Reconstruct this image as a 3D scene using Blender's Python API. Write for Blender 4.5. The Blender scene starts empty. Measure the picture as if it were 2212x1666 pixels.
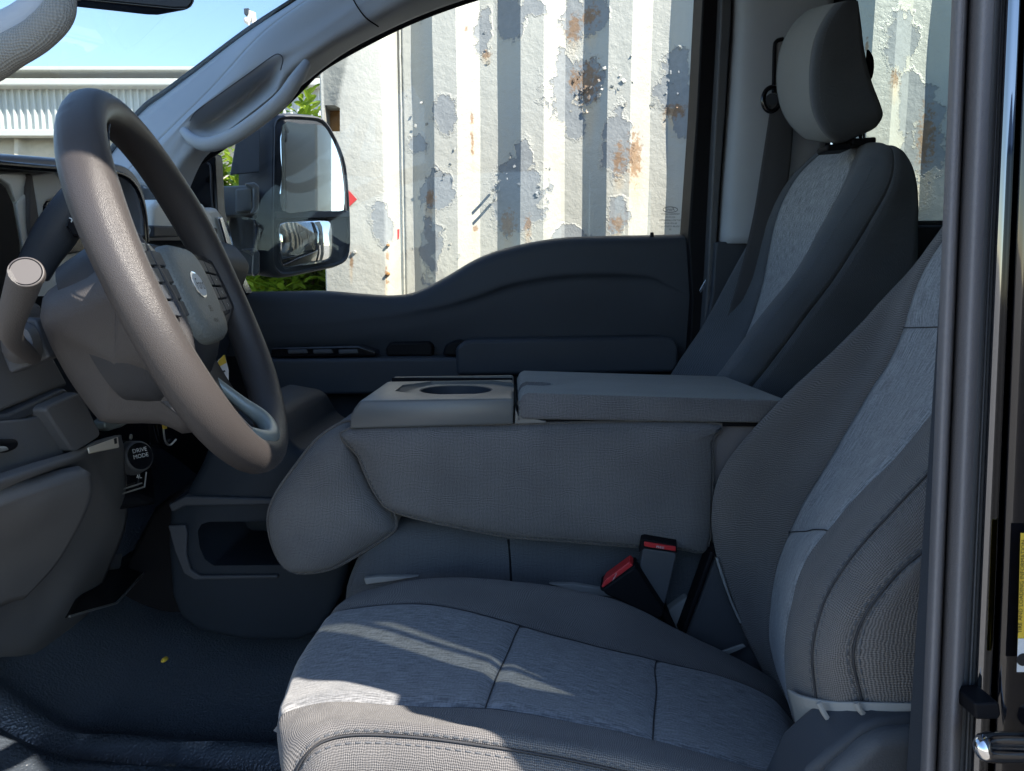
import bpy, bmesh, math, random
from mathutils import Vector, Matrix, noise as mnoise

random.seed(7)
S = bpy.context.scene
COL = S.collection

# ------------------------------------------------------------------ camera, sky, sun, exposure
H = 1.55                                   # eye height above the ground
PITCH = math.radians(7.0)
FPX, CX, CY = 1600.0, 1106.0, 833.0        # focal length / centre of the measured picture (2212 x 1666)
cam_d = bpy.data.cameras.new('camera')
cam_d.sensor_width = 36.0
cam_d.lens = 36.0 * FPX / 2212.0
cam_d.clip_start, cam_d.clip_end = 0.01, 2000
cam = bpy.data.objects.new('camera', cam_d)
COL.objects.link(cam)
cam.location = (0, 0, H)
cam.rotation_euler = (math.radians(90) - PITCH, 0, 0)
S.camera = cam

SUN = Vector((1.6, -1.0, 1.75)).normalized()
w = bpy.data.worlds.new('World'); S.world = w; w.use_nodes = True
nt = w.node_tree
bg = nt.nodes['Background']
sky = nt.nodes.new('ShaderNodeTexSky'); sky.sky_type = 'NISHITA'; sky.sun_disc = False
sky.sun_elevation = math.asin(SUN.z)
sky.sun_rotation = math.atan2(SUN.x, SUN.y)
sky.air_density = 1.0; sky.dust_density = 0.1; sky.ozone_density = 2.2
nt.links.new(sky.outputs[0], bg.inputs[0])
bg.inputs[1].default_value = 0.14
sd = bpy.data.lights.new('sun', 'SUN'); sd.energy = 5.0; sd.angle = math.radians(0.53); sd.color = (1, .925, .82)
so = bpy.data.objects.new('sun', sd); COL.objects.link(so)
so.rotation_euler = (-SUN).to_track_quat('-Z', 'Y').to_euler()
S.view_settings.view_transform = 'Standard'; S.view_settings.look = 'None'
S.view_settings.exposure = 1.4; S.view_settings.gamma = 1.0
S.cycles.use_denoising = True
S.cycles.max_bounces = 8; S.cycles.diffuse_bounces = 4; S.cycles.glossy_bounces = 4
S.cycles.transparent_max_bounces = 12; S.cycles.caustics_reflective = False; S.cycles.caustics_refractive = False

# ------------------------------------------------------------------ measuring helpers: where a sight line meets a plane of the place
CAMP = Vector((0, 0, H))
_fw = Vector((0, math.cos(PITCH), -math.sin(PITCH))); _up = Vector((0, math.sin(PITCH), math.cos(PITCH)))
def ray(u, v): return _fw + Vector((1, 0, 0)) * ((u - CX) / FPX) - _up * ((v - CY) / FPX)
def Q(u, v, y): d = ray(u, v); return CAMP + d * (y / d.y)
def QX(u, v, x): d = ray(u, v); return CAMP + d * (x / d.x)
def QZ(u, v, z): d = ray(u, v); return CAMP + d * ((z - H) / d.z)
def L(pts, y): return [Q(p[0], p[1], p[2] if len(p) > 2 else y) for p in pts]
def LX(pts, x): return [QX(p[0], p[1], p[2] if len(p) > 2 else x) for p in pts]

# ------------------------------------------------------------------ materials
class N:
    def __init__(s, name):
        s.m = bpy.data.materials.new(name); s.m.use_nodes = True
        s.t = s.m.node_tree; s.b = s.t.nodes['Principled BSDF']; s.o = s.t.nodes['Material Output']
    def n(s, kind, **kw):
        x = s.t.nodes.new('ShaderNode' + kind)
        for k, v in kw.items():
            if k.startswith('i_'):
                key = k[2:]
                x.inputs[int(key) if key.isdigit() else key].default_value = v
            else: setattr(x, k, v)
        return x
    def l(s, a, b): s.t.links.new(a, b)
    def set(s, **kw):
        for k, v in kw.items(): s.b.inputs[k.replace('_', ' ')].default_value = v
    def math(s, op, a, b=None, clamp=False):
        x = s.t.nodes.new('ShaderNodeMath'); x.operation = op; x.use_clamp = clamp
        for i, q in enumerate((a, b)):
            if q is None: continue
            if isinstance(q, (int, float)): x.inputs[i].default_value = q
            else: s.l(q, x.inputs[i])
        return x.outputs[0]
    def mix(s, f, a, b):
        x = s.t.nodes.new('ShaderNodeMix'); x.data_type = 'RGBA'
        for i, q in ((0, f), (6, a), (7, b)):
            if isinstance(q, (int, float, tuple)):
                x.inputs[i].default_value = q if not isinstance(q, tuple) else (*q[:3], 1)
            else: s.l(q, x.inputs[i])
        return x.outputs[2]
    def ramp(s, f, lo, hi):
        x = s.t.nodes.new('ShaderNodeMapRange'); x.interpolation_type = 'SMOOTHSTEP'
        s.l(f, x.inputs[0]); x.inputs[1].default_value = lo; x.inputs[2].default_value = hi
        return x.outputs[0]
    def bump(s, h, strength, dist, normal=None):
        x = s.n('Bump'); x.inputs['Strength'].default_value = strength; x.inputs['Distance'].default_value = dist
        s.l(h, x.inputs['Height'])
        if normal is not None: s.l(normal, x.inputs['Normal'])
        return x.outputs[0]

def rgb(r, g, b): return (r, g, b, 1)
def plastic(name, col, rough=.5, grain=900, bump=.25, spec=.28, vary=.12):
    k = N(name); tc = k.n('TexCoord')
    v = k.n('TexVoronoi'); v.inputs['Scale'].default_value = grain; k.l(tc.outputs['Object'], v.inputs['Vector'])
    nz = k.n('TexNoise'); nz.inputs['Scale'].default_value = 7; nz.inputs['Detail'].default_value = 4; k.l(tc.outputs['Object'], nz.inputs['Vector'])
    c = k.mix(nz.outputs[0], tuple(x * (1 - vary) for x in col), tuple(x * (1 + vary) for x in col))
    k.l(c, k.b.inputs['Base Color'])
    r = k.math('ADD', k.math('MULTIPLY', nz.outputs[0], .16), rough - .08); k.l(r, k.b.inputs['Roughness'])
    k.l(k.bump(v.outputs['Distance'], bump, .0006), k.b.inputs['Normal'])
    k.set(Specular_IOR_Level=spec)
    return k.m
def plain(name, col, rough=.5, metal=0, coat=0, spec=.5):
    k = N(name); k.set(Base_Color=rgb(*col), Roughness=rough, Metallic=metal, Coat_Weight=coat, Specular_IOR_Level=spec); 
    return k.m
def weave(name, a, b, pitch=.0032, rough=.85, bump=.7):
    k = N(name); uv = k.n('UVMap'); s = k.n('SeparateXYZ'); 
    nz0 = k.n('TexNoise'); nz0.inputs['Scale'].default_value = 30; k.l(uv.outputs[0], nz0.inputs['Vector'])
    k.l(uv.outputs[0], s.inputs[0])
    f = 2 * math.pi / pitch
    n9 = k.n('TexNoise'); n9.inputs['Scale'].default_value = 160; n9.inputs['Detail'].default_value = 2; k.l(uv.outputs[0], n9.inputs['Vector'])
    uu = k.math('ADD', s.outputs[0], k.math('MULTIPLY', k.math('SUBTRACT', n9.outputs[0], .5), .0026))
    vv = k.math('ADD', s.outputs[1], k.math('MULTIPLY', k.math('SUBTRACT', nz0.outputs[0], .5), .012))
    su = k.math('SINE', k.math('MULTIPLY', k.math('ADD', uu, vv), f * .7))
    sv = k.math('SINE', k.math('MULTIPLY', k.math('SUBTRACT', uu, vv), f * .7))
    h = k.math('MULTIPLY_ADD', k.math('MULTIPLY', su, sv), .5); h.node.inputs[2].default_value = .5
    nz = k.n('TexNoise'); nz.inputs['Scale'].default_value = 900; k.l(uv.outputs[0], nz.inputs['Vector'])
    nb = k.n('TexNoise'); nb.inputs['Scale'].default_value = 9; nb.inputs['Detail'].default_value = 3; k.l(uv.outputs[0], nb.inputs['Vector'])
    fac = k.math('MULTIPLY', h, k.math('ADD', nz.outputs[0], .5), True)
    fac = k.math('MULTIPLY', fac, k.math('ADD', nb.outputs[0], .5), True)
    k.l(k.mix(fac, a, b), k.b.inputs['Base Color'])
    k.l(k.bump(h, bump, .0008), k.b.inputs['Normal'])
    k.set(Roughness=rough, Specular_IOR_Level=.25, Sheen_Weight=.15, Sheen_Roughness=.5)
    return k.m
def heather(name, a, b, swap=False):
    k = N(name); uv = k.n('UVMap')
    mp = k.n('Mapping'); mp.inputs['Scale'].default_value = (60, 760, 1) if not swap else (760, 60, 1); k.l(uv.outputs[0], mp.inputs[0])
    n1 = k.n('TexNoise'); n1.inputs['Scale'].default_value = 1; n1.inputs['Detail'].default_value = 3; k.l(mp.outputs[0], n1.inputs['Vector'])
    mp2 = k.n('Mapping'); mp2.inputs['Scale'].default_value = (500, 160, 1) if not swap else (160, 500, 1); k.l(uv.outputs[0], mp2.inputs[0])
    n2 = k.n('TexNoise'); n2.inputs['Scale'].default_value = 1; n2.inputs['Detail'].default_value = 2; k.l(mp2.outputs[0], n2.inputs['Vector'])
    f = k.math('ADD', k.math('MULTIPLY', n1.outputs[0], .75), k.math('MULTIPLY', n2.outputs[0], .25))
    g = k.ramp(f, .38, .62)
    k.l(k.mix(g, a, b), k.b.inputs['Base Color'])
    k.l(k.bump(f, .6, .0012), k.b.inputs['Normal'])
    k.set(Roughness=.9, Specular_IOR_Level=.2, Sheen_Weight=.2)
    return k.m
def leather(name, col, rough=.42, scale=420, bump=.55, spec=.5):
    k = N(name); tc = k.n('TexCoord')
    v = k.n('TexVoronoi', feature='SMOOTH_F1'); v.inputs['Scale'].default_value = scale; k.l(tc.outputs['Object'], v.inputs['Vector'])
    nz = k.n('TexNoise'); nz.inputs['Scale'].default_value = scale * 1.6; nz.inputs['Detail'].default_value = 3; k.l(tc.outputs['Object'], nz.inputs['Vector'])
    h = k.math('ADD', v.outputs['Distance'], k.math('MULTIPLY', nz.outputs[0], .5))
    k.l(k.bump(h, bump, .0012), k.b.inputs['Normal'])
    k.l(k.mix(nz.outputs[0], tuple(c * .7 for c in col), tuple(c * 1.25 for c in col)), k.b.inputs['Base Color'])
    k.set(Roughness=rough, Specular_IOR_Level=spec)
    return k.m
def glass(name, tint=(.93, .97, .95), refl=.08):
    k = N(name)
    tr = k.n('BsdfTransparent'); tr.inputs[0].default_value = rgb(*tint)
    gl = k.n('BsdfGlossy'); gl.inputs['Roughness'].default_value = .01
    fr = k.n('Fresnel'); fr.inputs[0].default_value = 1.45
    mx = k.n('MixShader'); k.l(k.math('MULTIPLY', fr.outputs[0], refl * 10), mx.inputs[0]); k.l(tr.outputs[0], mx.inputs[1]); k.l(gl.outputs[0], mx.inputs[2])
    k.l(mx.outputs[0], k.o.inputs[0])
    return k.m

M = {}
M['dark'] = plastic('dark_plastic', (.046, .052, .063), .5, spec=.22)
M['dark2'] = plastic('charcoal_plastic', (.078, .082, .09), .5)
M['knee'] = plastic('knee_panel_plastic', (.12, .12, .125), .55)
M['shroud'] = plastic('column_plastic', (.085, .080, .080), .5, 900, .4)
M['grey'] = plastic('grey_trim_plastic', (.37, .40, .44), .6, 1400, .15)
M['btrim'] = plastic('warm_grey_trim', (.16, .152, .158), .55, 900, .35)
M['navy'] = plastic('navy_plastic', (.018, .024, .033), .55, spec=.15)
M['seam'] = plain('dark_seam', (.035, .036, .041), .8)
M['tray'] = plastic('tray_plastic', (.13, .135, .135), .36, 1100, .15, .5)
M['clus'] = plastic('cluster_plastic', (.80, .81, .77), .35, 1000, .1)
M['hood'] = plastic('hood_plastic', (.14, .15, .17), .30, 1200, .12)
M['black'] = plain('black_rubber', (.006, .006, .008), .6, spec=.15)
M['gblack'] = plain('gloss_black_panel', (.006, .006, .008), .12)
M['paint'] = plain('black_body_paint', (.006, .006, .009), .07, 0, 1.0)
M['jamb'] = plain('black_gloss_jamb', (.20, .21, .23), .06, 1)
M['chrome'] = plain('chrome', (.75, .76, .78), .12, 1)
M['silver'] = plain('silver_paint', (.42, .43, .42), .35, .6)
M['satin'] = plain('satin_bezel', (.30, .33, .31), .35, .25)
M['mirror'] = plain('mirror_glass', (.80, .82, .80), .015, 1)
M['white'] = plain('white_print', (.7, .72, .72), .6)
M['ink'] = plain('black_ink', (.012, .012, .014), .6)
M['cream'] = plain('cream_card', (.80, .74, .65), .6)
M['paper'] = plain('white_paper', (.72, .74, .76), .6)
M['yellow'] = plain('yellow_paper', (.75, .52, .06), .5)
M['red'] = plain('red_button', (.55, .03, .035), .35)
M['redstk'] = plain('red_sticker', (.5, .04, .04), .5)
M['bolster'] = weave('charcoal_weave', (.042, .041, .043), (.225, .212, .205), .0026)
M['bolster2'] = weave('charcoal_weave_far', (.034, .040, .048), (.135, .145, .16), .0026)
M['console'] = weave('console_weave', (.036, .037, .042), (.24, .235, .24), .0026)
M['armtop'] = weave('armrest_skylit_weave', (.11, .115, .112), (.27, .28, .27), .0026)  # sky light on the armrest top is put into this lighter cloth colour
M['insert'] = heather('heather_insert', (.125, .128, .135), (.31, .315, .325), True)
M['insert2'] = heather('heather_insert_upright', (.15, .155, .165), (.37, .38, .39), True)
M['headfront'] = weave('headrest_front_cloth', (.17, .175, .17), (.26, .265, .255), .0028)
M['liner'] = plastic('grey_seat_liner', (.30, .30, .29), .8, 500, .3)
M['webbing'] = weave('belt_webbing', (.03, .03, .034), (.085, .085, .09), .0028)
M['rim'] = leather('wheel_leather', (.052, .046, .045), .38, 2000, .3, .5)
M['hub'] = leather('hub_vinyl', (.20, .21, .195), .5, 420, .6)
M['hubdark'] = plastic('hub_side_plastic', (.035, .036, .04), .45)
M['cap'] = plain('stalk_cap_plastic', (.085, .076, .073), .5)
M['thread'] = plain('thread', (.10, .105, .115), .8)
M['glass'] = glass('window_glass', (.975, .99, .985), .06)
M['shield'] = glass('windshield_glass', (.955, .985, .98), .02)
M['tint'] = glass('tinted_glass', (.90, .955, .93))
M['frit'] = plain('black_frit', (.006, .007, .008), .3)

def floor_mat():
    k = N('vinyl_floor'); tc = k.n('TexCoord')
    v = k.n('TexVoronoi', feature='SMOOTH_F1'); v.inputs['Scale'].default_value = 300; k.l(tc.outputs['Object'], v.inputs['Vector'])
    nz = k.n('TexNoise'); nz.inputs['Scale'].default_value = 260; nz.inputs['Detail'].default_value = 4; k.l(tc.outputs['Object'], nz.inputs['Vector'])
    big = k.n('TexNoise'); big.inputs['Scale'].default_value = 5; big.inputs['Detail'].default_value = 5; k.l(tc.outputs['Object'], big.inputs['Vector'])
    h = k.math('ADD', v.outputs['Distance'], nz.outputs[0])
    k.l(k.mix(big.outputs[0], (.028, .034, .043), (.06, .073, .09)), k.b.inputs['Base Color'])
    k.l(k.bump(h, .7, .0016), k.b.inputs['Normal']); k.set(Roughness=.30, Specular_IOR_Level=.8)
    return k.m
M['vinyl'] = floor_mat()

# ------------------------------------------------------------------ mesh helpers
LOC = {}
def tag(o, label=None, cat=None, group=None, kind=None):
    if label: o['label'] = label
    if cat: o['category'] = cat
    if group: o['group'] = group
    if kind: o['kind'] = kind
    return o
def thing(name, label, cat, loc, group=None):
    o = bpy.data.objects.new(name, None); o.empty_display_size = .05; COL.objects.link(o); o.location = loc
    LOC[o.name] = Vector(loc)
    return tag(o, label, cat, group)
def attach(o, parent):
    if parent is None: return o
    o.parent = parent
    if parent.type == 'EMPTY': o.matrix_parent_inverse = Matrix.Translation(-LOC[parent.name])
    return o
def boxuv(me):
    uvl = me.uv_layers.new(name='UVMap')
    vs = me.vertices
    for p in me.polygons:
        n = p.normal; a = max(range(3), key=lambda i: abs(n[i]))
        for li in p.loop_indices:
            c = vs[me.loops[li].vertex_index].co
            uvl.data[li].uv = (c.y, c.z) if a == 0 else ((c.x, c.z) if a == 1 else (c.x, c.y))
def mk(name, verts, faces, mat, parent=None, smooth=True, uv=None, bevel=0, seg=3, solid=0, sub=0, angle=35, fix=True, face_cam=False):
    me = bpy.data.meshes.new(name)
    bm = bmesh.new()
    vv = [bm.verts.new(v) for v in verts]
    uvd = {}
    lay = bm.loops.layers.uv.new('UVMap') if uv else None
    for f in faces:
        try: fc = bm.faces.new([vv[i] for i in f])
        except ValueError: continue
        if uv:
            for lp, i in zip(fc.loops, f): lp[lay].uv = uv[i]
    if fix: bmesh.ops.recalc_face_normals(bm, faces=bm.faces)
    if face_cam:
        tot = sum((f.normal.dot(CAMP - f.calc_center_median()) * f.calc_area() for f in bm.faces))
        if tot < 0: bmesh.ops.reverse_faces(bm, faces=bm.faces)
    bm.to_mesh(me); bm.free()
    if not uv: boxuv(me)
    if mat is not None: me.materials.append(mat if not isinstance(mat, str) else M[mat])
    for p in me.polygons: p.use_smooth = smooth
    o = bpy.data.objects.new(name, me); COL.objects.link(o)
    if smooth and not bevel: me.set_sharp_from_angle(angle=math.radians(angle))
    if solid:
        m = o.modifiers.new('solid', 'SOLIDIFY'); m.thickness = solid; m.offset = -1
    if bevel:
        m = o.modifiers.new('bevel', 'BEVEL'); m.width = bevel; m.segments = seg; m.limit_method = 'ANGLE'; m.angle_limit = math.radians(28); m.harden_normals = True
    if sub:
        m = o.modifiers.new('sub', 'SUBSURF'); m.levels = sub; m.render_levels = sub
    return attach(o, parent)
def bake(o):
    dg = bpy.context.evaluated_depsgraph_get(); dg.update()
    me = bpy.data.meshes.new_from_object(o.evaluated_get(dg)); o.modifiers.clear(); o.data = me
    return o
def cut(o, cutters):
    for c in cutters:
        m = o.modifiers.new('cut', 'BOOLEAN'); m.operation = 'DIFFERENCE'; m.object = c; m.solver = 'EXACT'
    bake(o)
    for c in cutters: bpy.data.objects.remove(c)
    for p in o.data.polygons: p.use_smooth = True
    o.data.set_sharp_from_angle(angle=math.radians(30))
    return o
def slab(name, pts, vec, mat, parent=None, bevel=.004, seg=3, smooth=True, taper=None):
    n = len(pts); vec = Vector(vec)
    back = [p + vec for p in pts]
    if taper:
        c = sum(back, Vector()) / n; back = [c + (p - c) * taper for p in back]
    faces = [tuple(range(n)), tuple(range(2 * n - 1, n - 1, -1))] + [(i, (i + 1) % n, n + (i + 1) % n, n + i) for i in range(n)]
    return mk(name, list(pts) + back, faces, mat, parent, smooth, bevel=bevel, seg=seg)
def box(name, lo, hi, mat, parent=None, bevel=.003):
    x0, y0, z0 = lo; x1, y1, z1 = hi
    return slab(name, [Vector((x0, y0, z0)), Vector((x1, y0, z0)), Vector((x1, y0, z1)), Vector((x0, y0, z1))], (0, y1 - y0, 0), mat, parent, bevel)
def cat(p0, p1, p2, p3, t):
    return .5 * ((2 * p1) + (p2 - p0) * t + (2 * p0 - 5 * p1 + 4 * p2 - p3) * t * t + (3 * p1 - p0 - 3 * p2 + p3) * t ** 3)
def spline(pts, n, closed=False):
    pts = [Vector(p) for p in pts]; k = len(pts); out = []
    segs = k if closed else k - 1
    for i in range(segs):
        if closed: a, b, c, d = (pts[(i + j) % k] for j in (-1, 0, 1, 2))
        else:
            b, c = pts[i], pts[i + 1]
            a = pts[i - 1] if i else b * 2 - c
            d = pts[i + 2] if i + 2 < k else c * 2 - b
        for j in range(n): out.append(cat(a, b, c, d, j / n))
    if not closed: out.append(pts[-1].copy())
    return out
def round_outline(uv, n=5):
    return [(p.x, p.y) for p in spline([Vector((a, b, 0)) for a, b in uv], n, True)]
def loft(name, loops, mat, parent=None, smooth=True, cap=True, bevel=0, angle=40, sub=0):
    n = len(loops[0]); verts = [p for lp in loops for p in lp]; faces = []
    for r in range(len(loops) - 1):
        for i in range(n):
            j = (i + 1) % n; faces.append((r * n + i, r * n + j, (r + 1) * n + j, (r + 1) * n + i))
    if cap:
        faces.append(tuple(range(n))); b = (len(loops) - 1) * n; faces.append(tuple(range(b + n - 1, b - 1, -1)))
    return mk(name, verts, faces, mat, parent, smooth, bevel=bevel, angle=angle, sub=sub)
def tube(name, pts, rad, mat, parent=None, sides=12, n=6, flat=1.0, flatdir=None, cap=True, closed=False, smoothpath=True):
    P = spline(pts, n, closed) if smoothpath else [Vector(p) for p in pts]
    if isinstance(rad, (int, float)): R = [rad] * len(P)
    else:
        rr = spline([Vector((r, 0, 0)) for r in rad], n, closed) if smoothpath else [Vector((r, 0, 0)) for r in rad]; R = [r.x for r in rr]
    loops = []; ref = Vector(flatdir) if flatdir else Vector((.31, .52, .79)); k = len(P)
    up = None
    for i, p in enumerate(P):
        t = (P[(i + 1) % k] - P[i - 1]) if closed else (P[min(i + 1, k - 1)] - P[max(i - 1, 0)])
        t.normalize()
        if up is None or flatdir: up = (ref - t * ref.dot(t)).normalized()
        else: up = (up - t * up.dot(t)).normalized()
        s = t.cross(up)
        loops.append([p + (up * math.cos(a) * flat + s * math.sin(a)) * R[i] for a in (2 * math.pi * q / sides for q in range(sides))])
    if closed: loops.append(loops[0]); cap = False
    return loft(name, loops, mat, parent, cap=cap, angle=60)
def cyl(name, c, axis, r, h, mat, parent=None, sides=24, bevel=.001, r2=None):
    axis = Vector(axis).normalized(); a = axis.orthogonal().normalized(); b = axis.cross(a); c = Vector(c)
    def ring(q, rr): return [q + (a * math.cos(t) + b * math.sin(t)) * rr for t in (2 * math.pi * i / sides for i in range(sides))]
    return loft(name, [ring(c, r), ring(c + axis * h, r if r2 is None else r2)], mat, parent, bevel=bevel, angle=35)

def patch_eval(rows, ns, ntt):
    """rows: control net; returns dense grid of points, grid[i][j]"""
    cols = [spline(r, ntt) for r in rows]
    m = len(cols[0]); g = [spline([c[j] for c in cols], ns) for j in range(m)]
    return [[g[j][i] for j in range(m)] for i in range(len(g[0]))]
def grid_normals(G):
    R, C = len(G), len(G[0]); out = []
    for i in range(R):
        row = []
        for j in range(C):
            a = G[min(i + 1, R - 1)][j] - G[max(i - 1, 0)][j]; b = G[i][min(j + 1, C - 1)] - G[i][max(j - 1, 0)]
            nn = a.cross(b)
            nn = nn.normalized() if nn.length > 1e-12 else Vector((0, 0, 1))
            row.append(nn)
        out.append(row)
    mid = G[R // 2][C // 2]
    tot = sum(out[i][j].dot(CAMP - G[i][j]) for i in range(0, R, 3) for j in range(0, C, 3))
    if tot < 0: out = [[-n for n in r] for r in out]
    return out
def grid_uv(G):
    R, C = len(G), len(G[0]); mi, mj = R // 2, C // 2
    us = [0.0]
    for j in range(1, C): us.append(us[-1] + (G[mi][j] - G[mi][j - 1]).length)
    vs = [0.0]
    for i in range(1, R): vs.append(vs[-1] + (G[i][mj] - G[i - 1][mj]).length)
    return us, vs
def grid_obj(name, G, mat, parent=None, j0=0, j1=None, i0=0, i1=None, solid=.012, uvs=None, angle=50):
    j1 = len(G[0]) - 1 if j1 is None else j1; i1 = len(G) - 1 if i1 is None else i1
    us, vs = uvs or grid_uv(G)
    verts, uv, faces = [], [], []; W = j1 - j0 + 1
    for i in range(i0, i1 + 1):
        for j in range(j0, j1 + 1): verts.append(G[i][j]); uv.append((us[j], vs[i]))
    for i in range(i1 - i0):
        for j in range(j1 - j0): faces.append((i * W + j, i * W + j + 1, (i + 1) * W + j + 1, (i + 1) * W + j))
    return mk(name, verts, faces, mat, parent, uv=uv, solid=solid, face_cam=True, angle=angle)
def upholstery(root, rows, ns, ntt, panels, groove=.006, gw=.008, cross=(), solid=.012, wrinkle=.0012):
    """panels: list of (name, mat, col0, col1); seams sink at every inner column border; cross: (rowparam, col0, col1)"""
    G = patch_eval(rows, ns, ntt); Nn = grid_normals(G)
    R, C = len(G), len(G[0])
    seams = sorted({p[2] for p in panels} | {p[3] for p in panels}); seams = [s for s in seams if 0 < s < len(rows[0]) - 1]
    base = [[p.copy() for p in r] for r in G]
    for i in range(R):
        for j in range(C):
            d = 0
            for s in seams:
                ds = (base[i][j] - base[i][min(C - 1, int(s * ntt))]).length
                d = max(d, groove * math.exp(-(ds / gw) ** 2))
            for (rp, c0, c1) in cross:
                if c0 * ntt <= j <= c1 * ntt:
                    ds = (base[i][j] - base[min(R - 1, int(rp * ns))][j]).length
                    d = max(d, groove * .9 * math.exp(-(ds / (gw * .8)) ** 2))
            p = base[i][j]
            wv = mnoise.noise(p * 14) * wrinkle * 1.5 + mnoise.noise(p * 40) * wrinkle * .5
            G[i][j] = p + Nn[i][j] * (wv - d)
    uvs = grid_uv(G); obs = []
    for nm, mat, c0, c1 in panels:
        obs.append(grid_obj(nm, G, mat, root, int(c0 * ntt), int(c1 * ntt), solid=solid, uvs=uvs))
    return G, Nn, obs
def stitches(name, pts, nrm, parent, mat='thread', length=.0045, gap=.003, wdt=.0007, off=.0004):
    """row of short thread stitches that follow a line on a cushion"""
    verts, faces = [], []; acc = 0
    for i in range(len(pts) - 1):
        a, b = pts[i], pts[i + 1]; d = (b - a).length
        if d < 1e-9: continue
        t = (b - a) / d; pos = -acc % (length + gap) if i else 0
        while pos < d:
            c = a + t * pos + nrm[i] * off; e = c + t * length; s = t.cross(nrm[i]).normalized() * wdt; h = nrm[i] * wdt
            k = len(verts)
            verts += [c - s, c + s, e + s, e - s, c + t * length * .2 + h, e - t * length * .2 + h]
            faces += [(k, k + 1, k + 4), (k + 1, k + 2, k + 5, k + 4), (k + 2, k + 3, k + 5), (k + 3, k, k + 4, k + 5)]
            pos += length + gap
        acc += d
    o = mk(name, verts, faces, mat, parent, fix=True); o['kind'] = 'stuff'
    return o
def seam_line(G, Nn, col, ntt, shift=0, i0=0, i1=None):
    j = int(col * ntt) + shift; i1 = len(G) if i1 is None else i1
    return [G[i][j] for i in range(i0, i1)], [Nn[i][j] for i in range(i0, i1)]
def text_mesh(name, body, origin, xdir, ydir, size, mat, parent=None, depth=.0003, align='CENTER', shear=0, xs=1.0, ty='CENTER'):
    c = bpy.data.curves.new(name, 'FONT'); c.body = body; c.size = 1; c.align_x = align; c.align_y = ty; c.extrude = 0; c.shear = shear; c.resolution_u = 2
    o = bpy.data.objects.new(name, c); COL.objects.link(o)
    dg = bpy.context.evaluated_depsgraph_get(); me = bpy.data.meshes.new_from_object(o.evaluated_get(dg))
    bpy.data.objects.remove(o); bpy.data.curves.remove(c)
    X = Vector(xdir).normalized(); Y = Vector(ydir).normalized(); Z = X.cross(Y)
    for v in me.vertices: v.co = Vector(origin) + X * v.co.x * size * xs + Y * v.co.y * size + Z * depth
    me.materials.clear(); me.materials.append(M[mat])
    o = bpy.data.objects.new(name, me); COL.objects.link(o)
    return attach(o, parent)

# ================================================================== OUTSIDE
def ground_mat():
    k = N('gravel_yard'); tc = k.n('TexCoord')
    n1 = k.n('TexNoise'); n1.inputs['Scale'].default_value = .6; n1.inputs['Detail'].default_value = 8; k.l(tc.outputs['Object'], n1.inputs['Vector'])
    n2 = k.n('TexVoronoi'); n2.inputs['Scale'].default_value = 60; k.l(tc.outputs['Object'], n2.inputs['Vector'])
    f = k.math('ADD', k.math('MULTIPLY', n1.outputs[0], .6), k.math('MULTIPLY', n2.outputs['Distance'], .5), True)
    k.l(k.mix(f, (.17, .155, .135), (.30, .275, .24)), k.b.inputs['Base Color']); k.set(Roughness=.9)
    k.l(k.bump(n2.outputs['Distance'], .8, .02), k.b.inputs['Normal'])
    return k.m
M['ground'] = ground_mat()
tag(mk('ground', [(-400, -400, 0), (400, -400, 0), (400, 400, 0), (-400, 400, 0)], [(0, 1, 2, 3)], 'ground', smooth=False), kind='structure')

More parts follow.
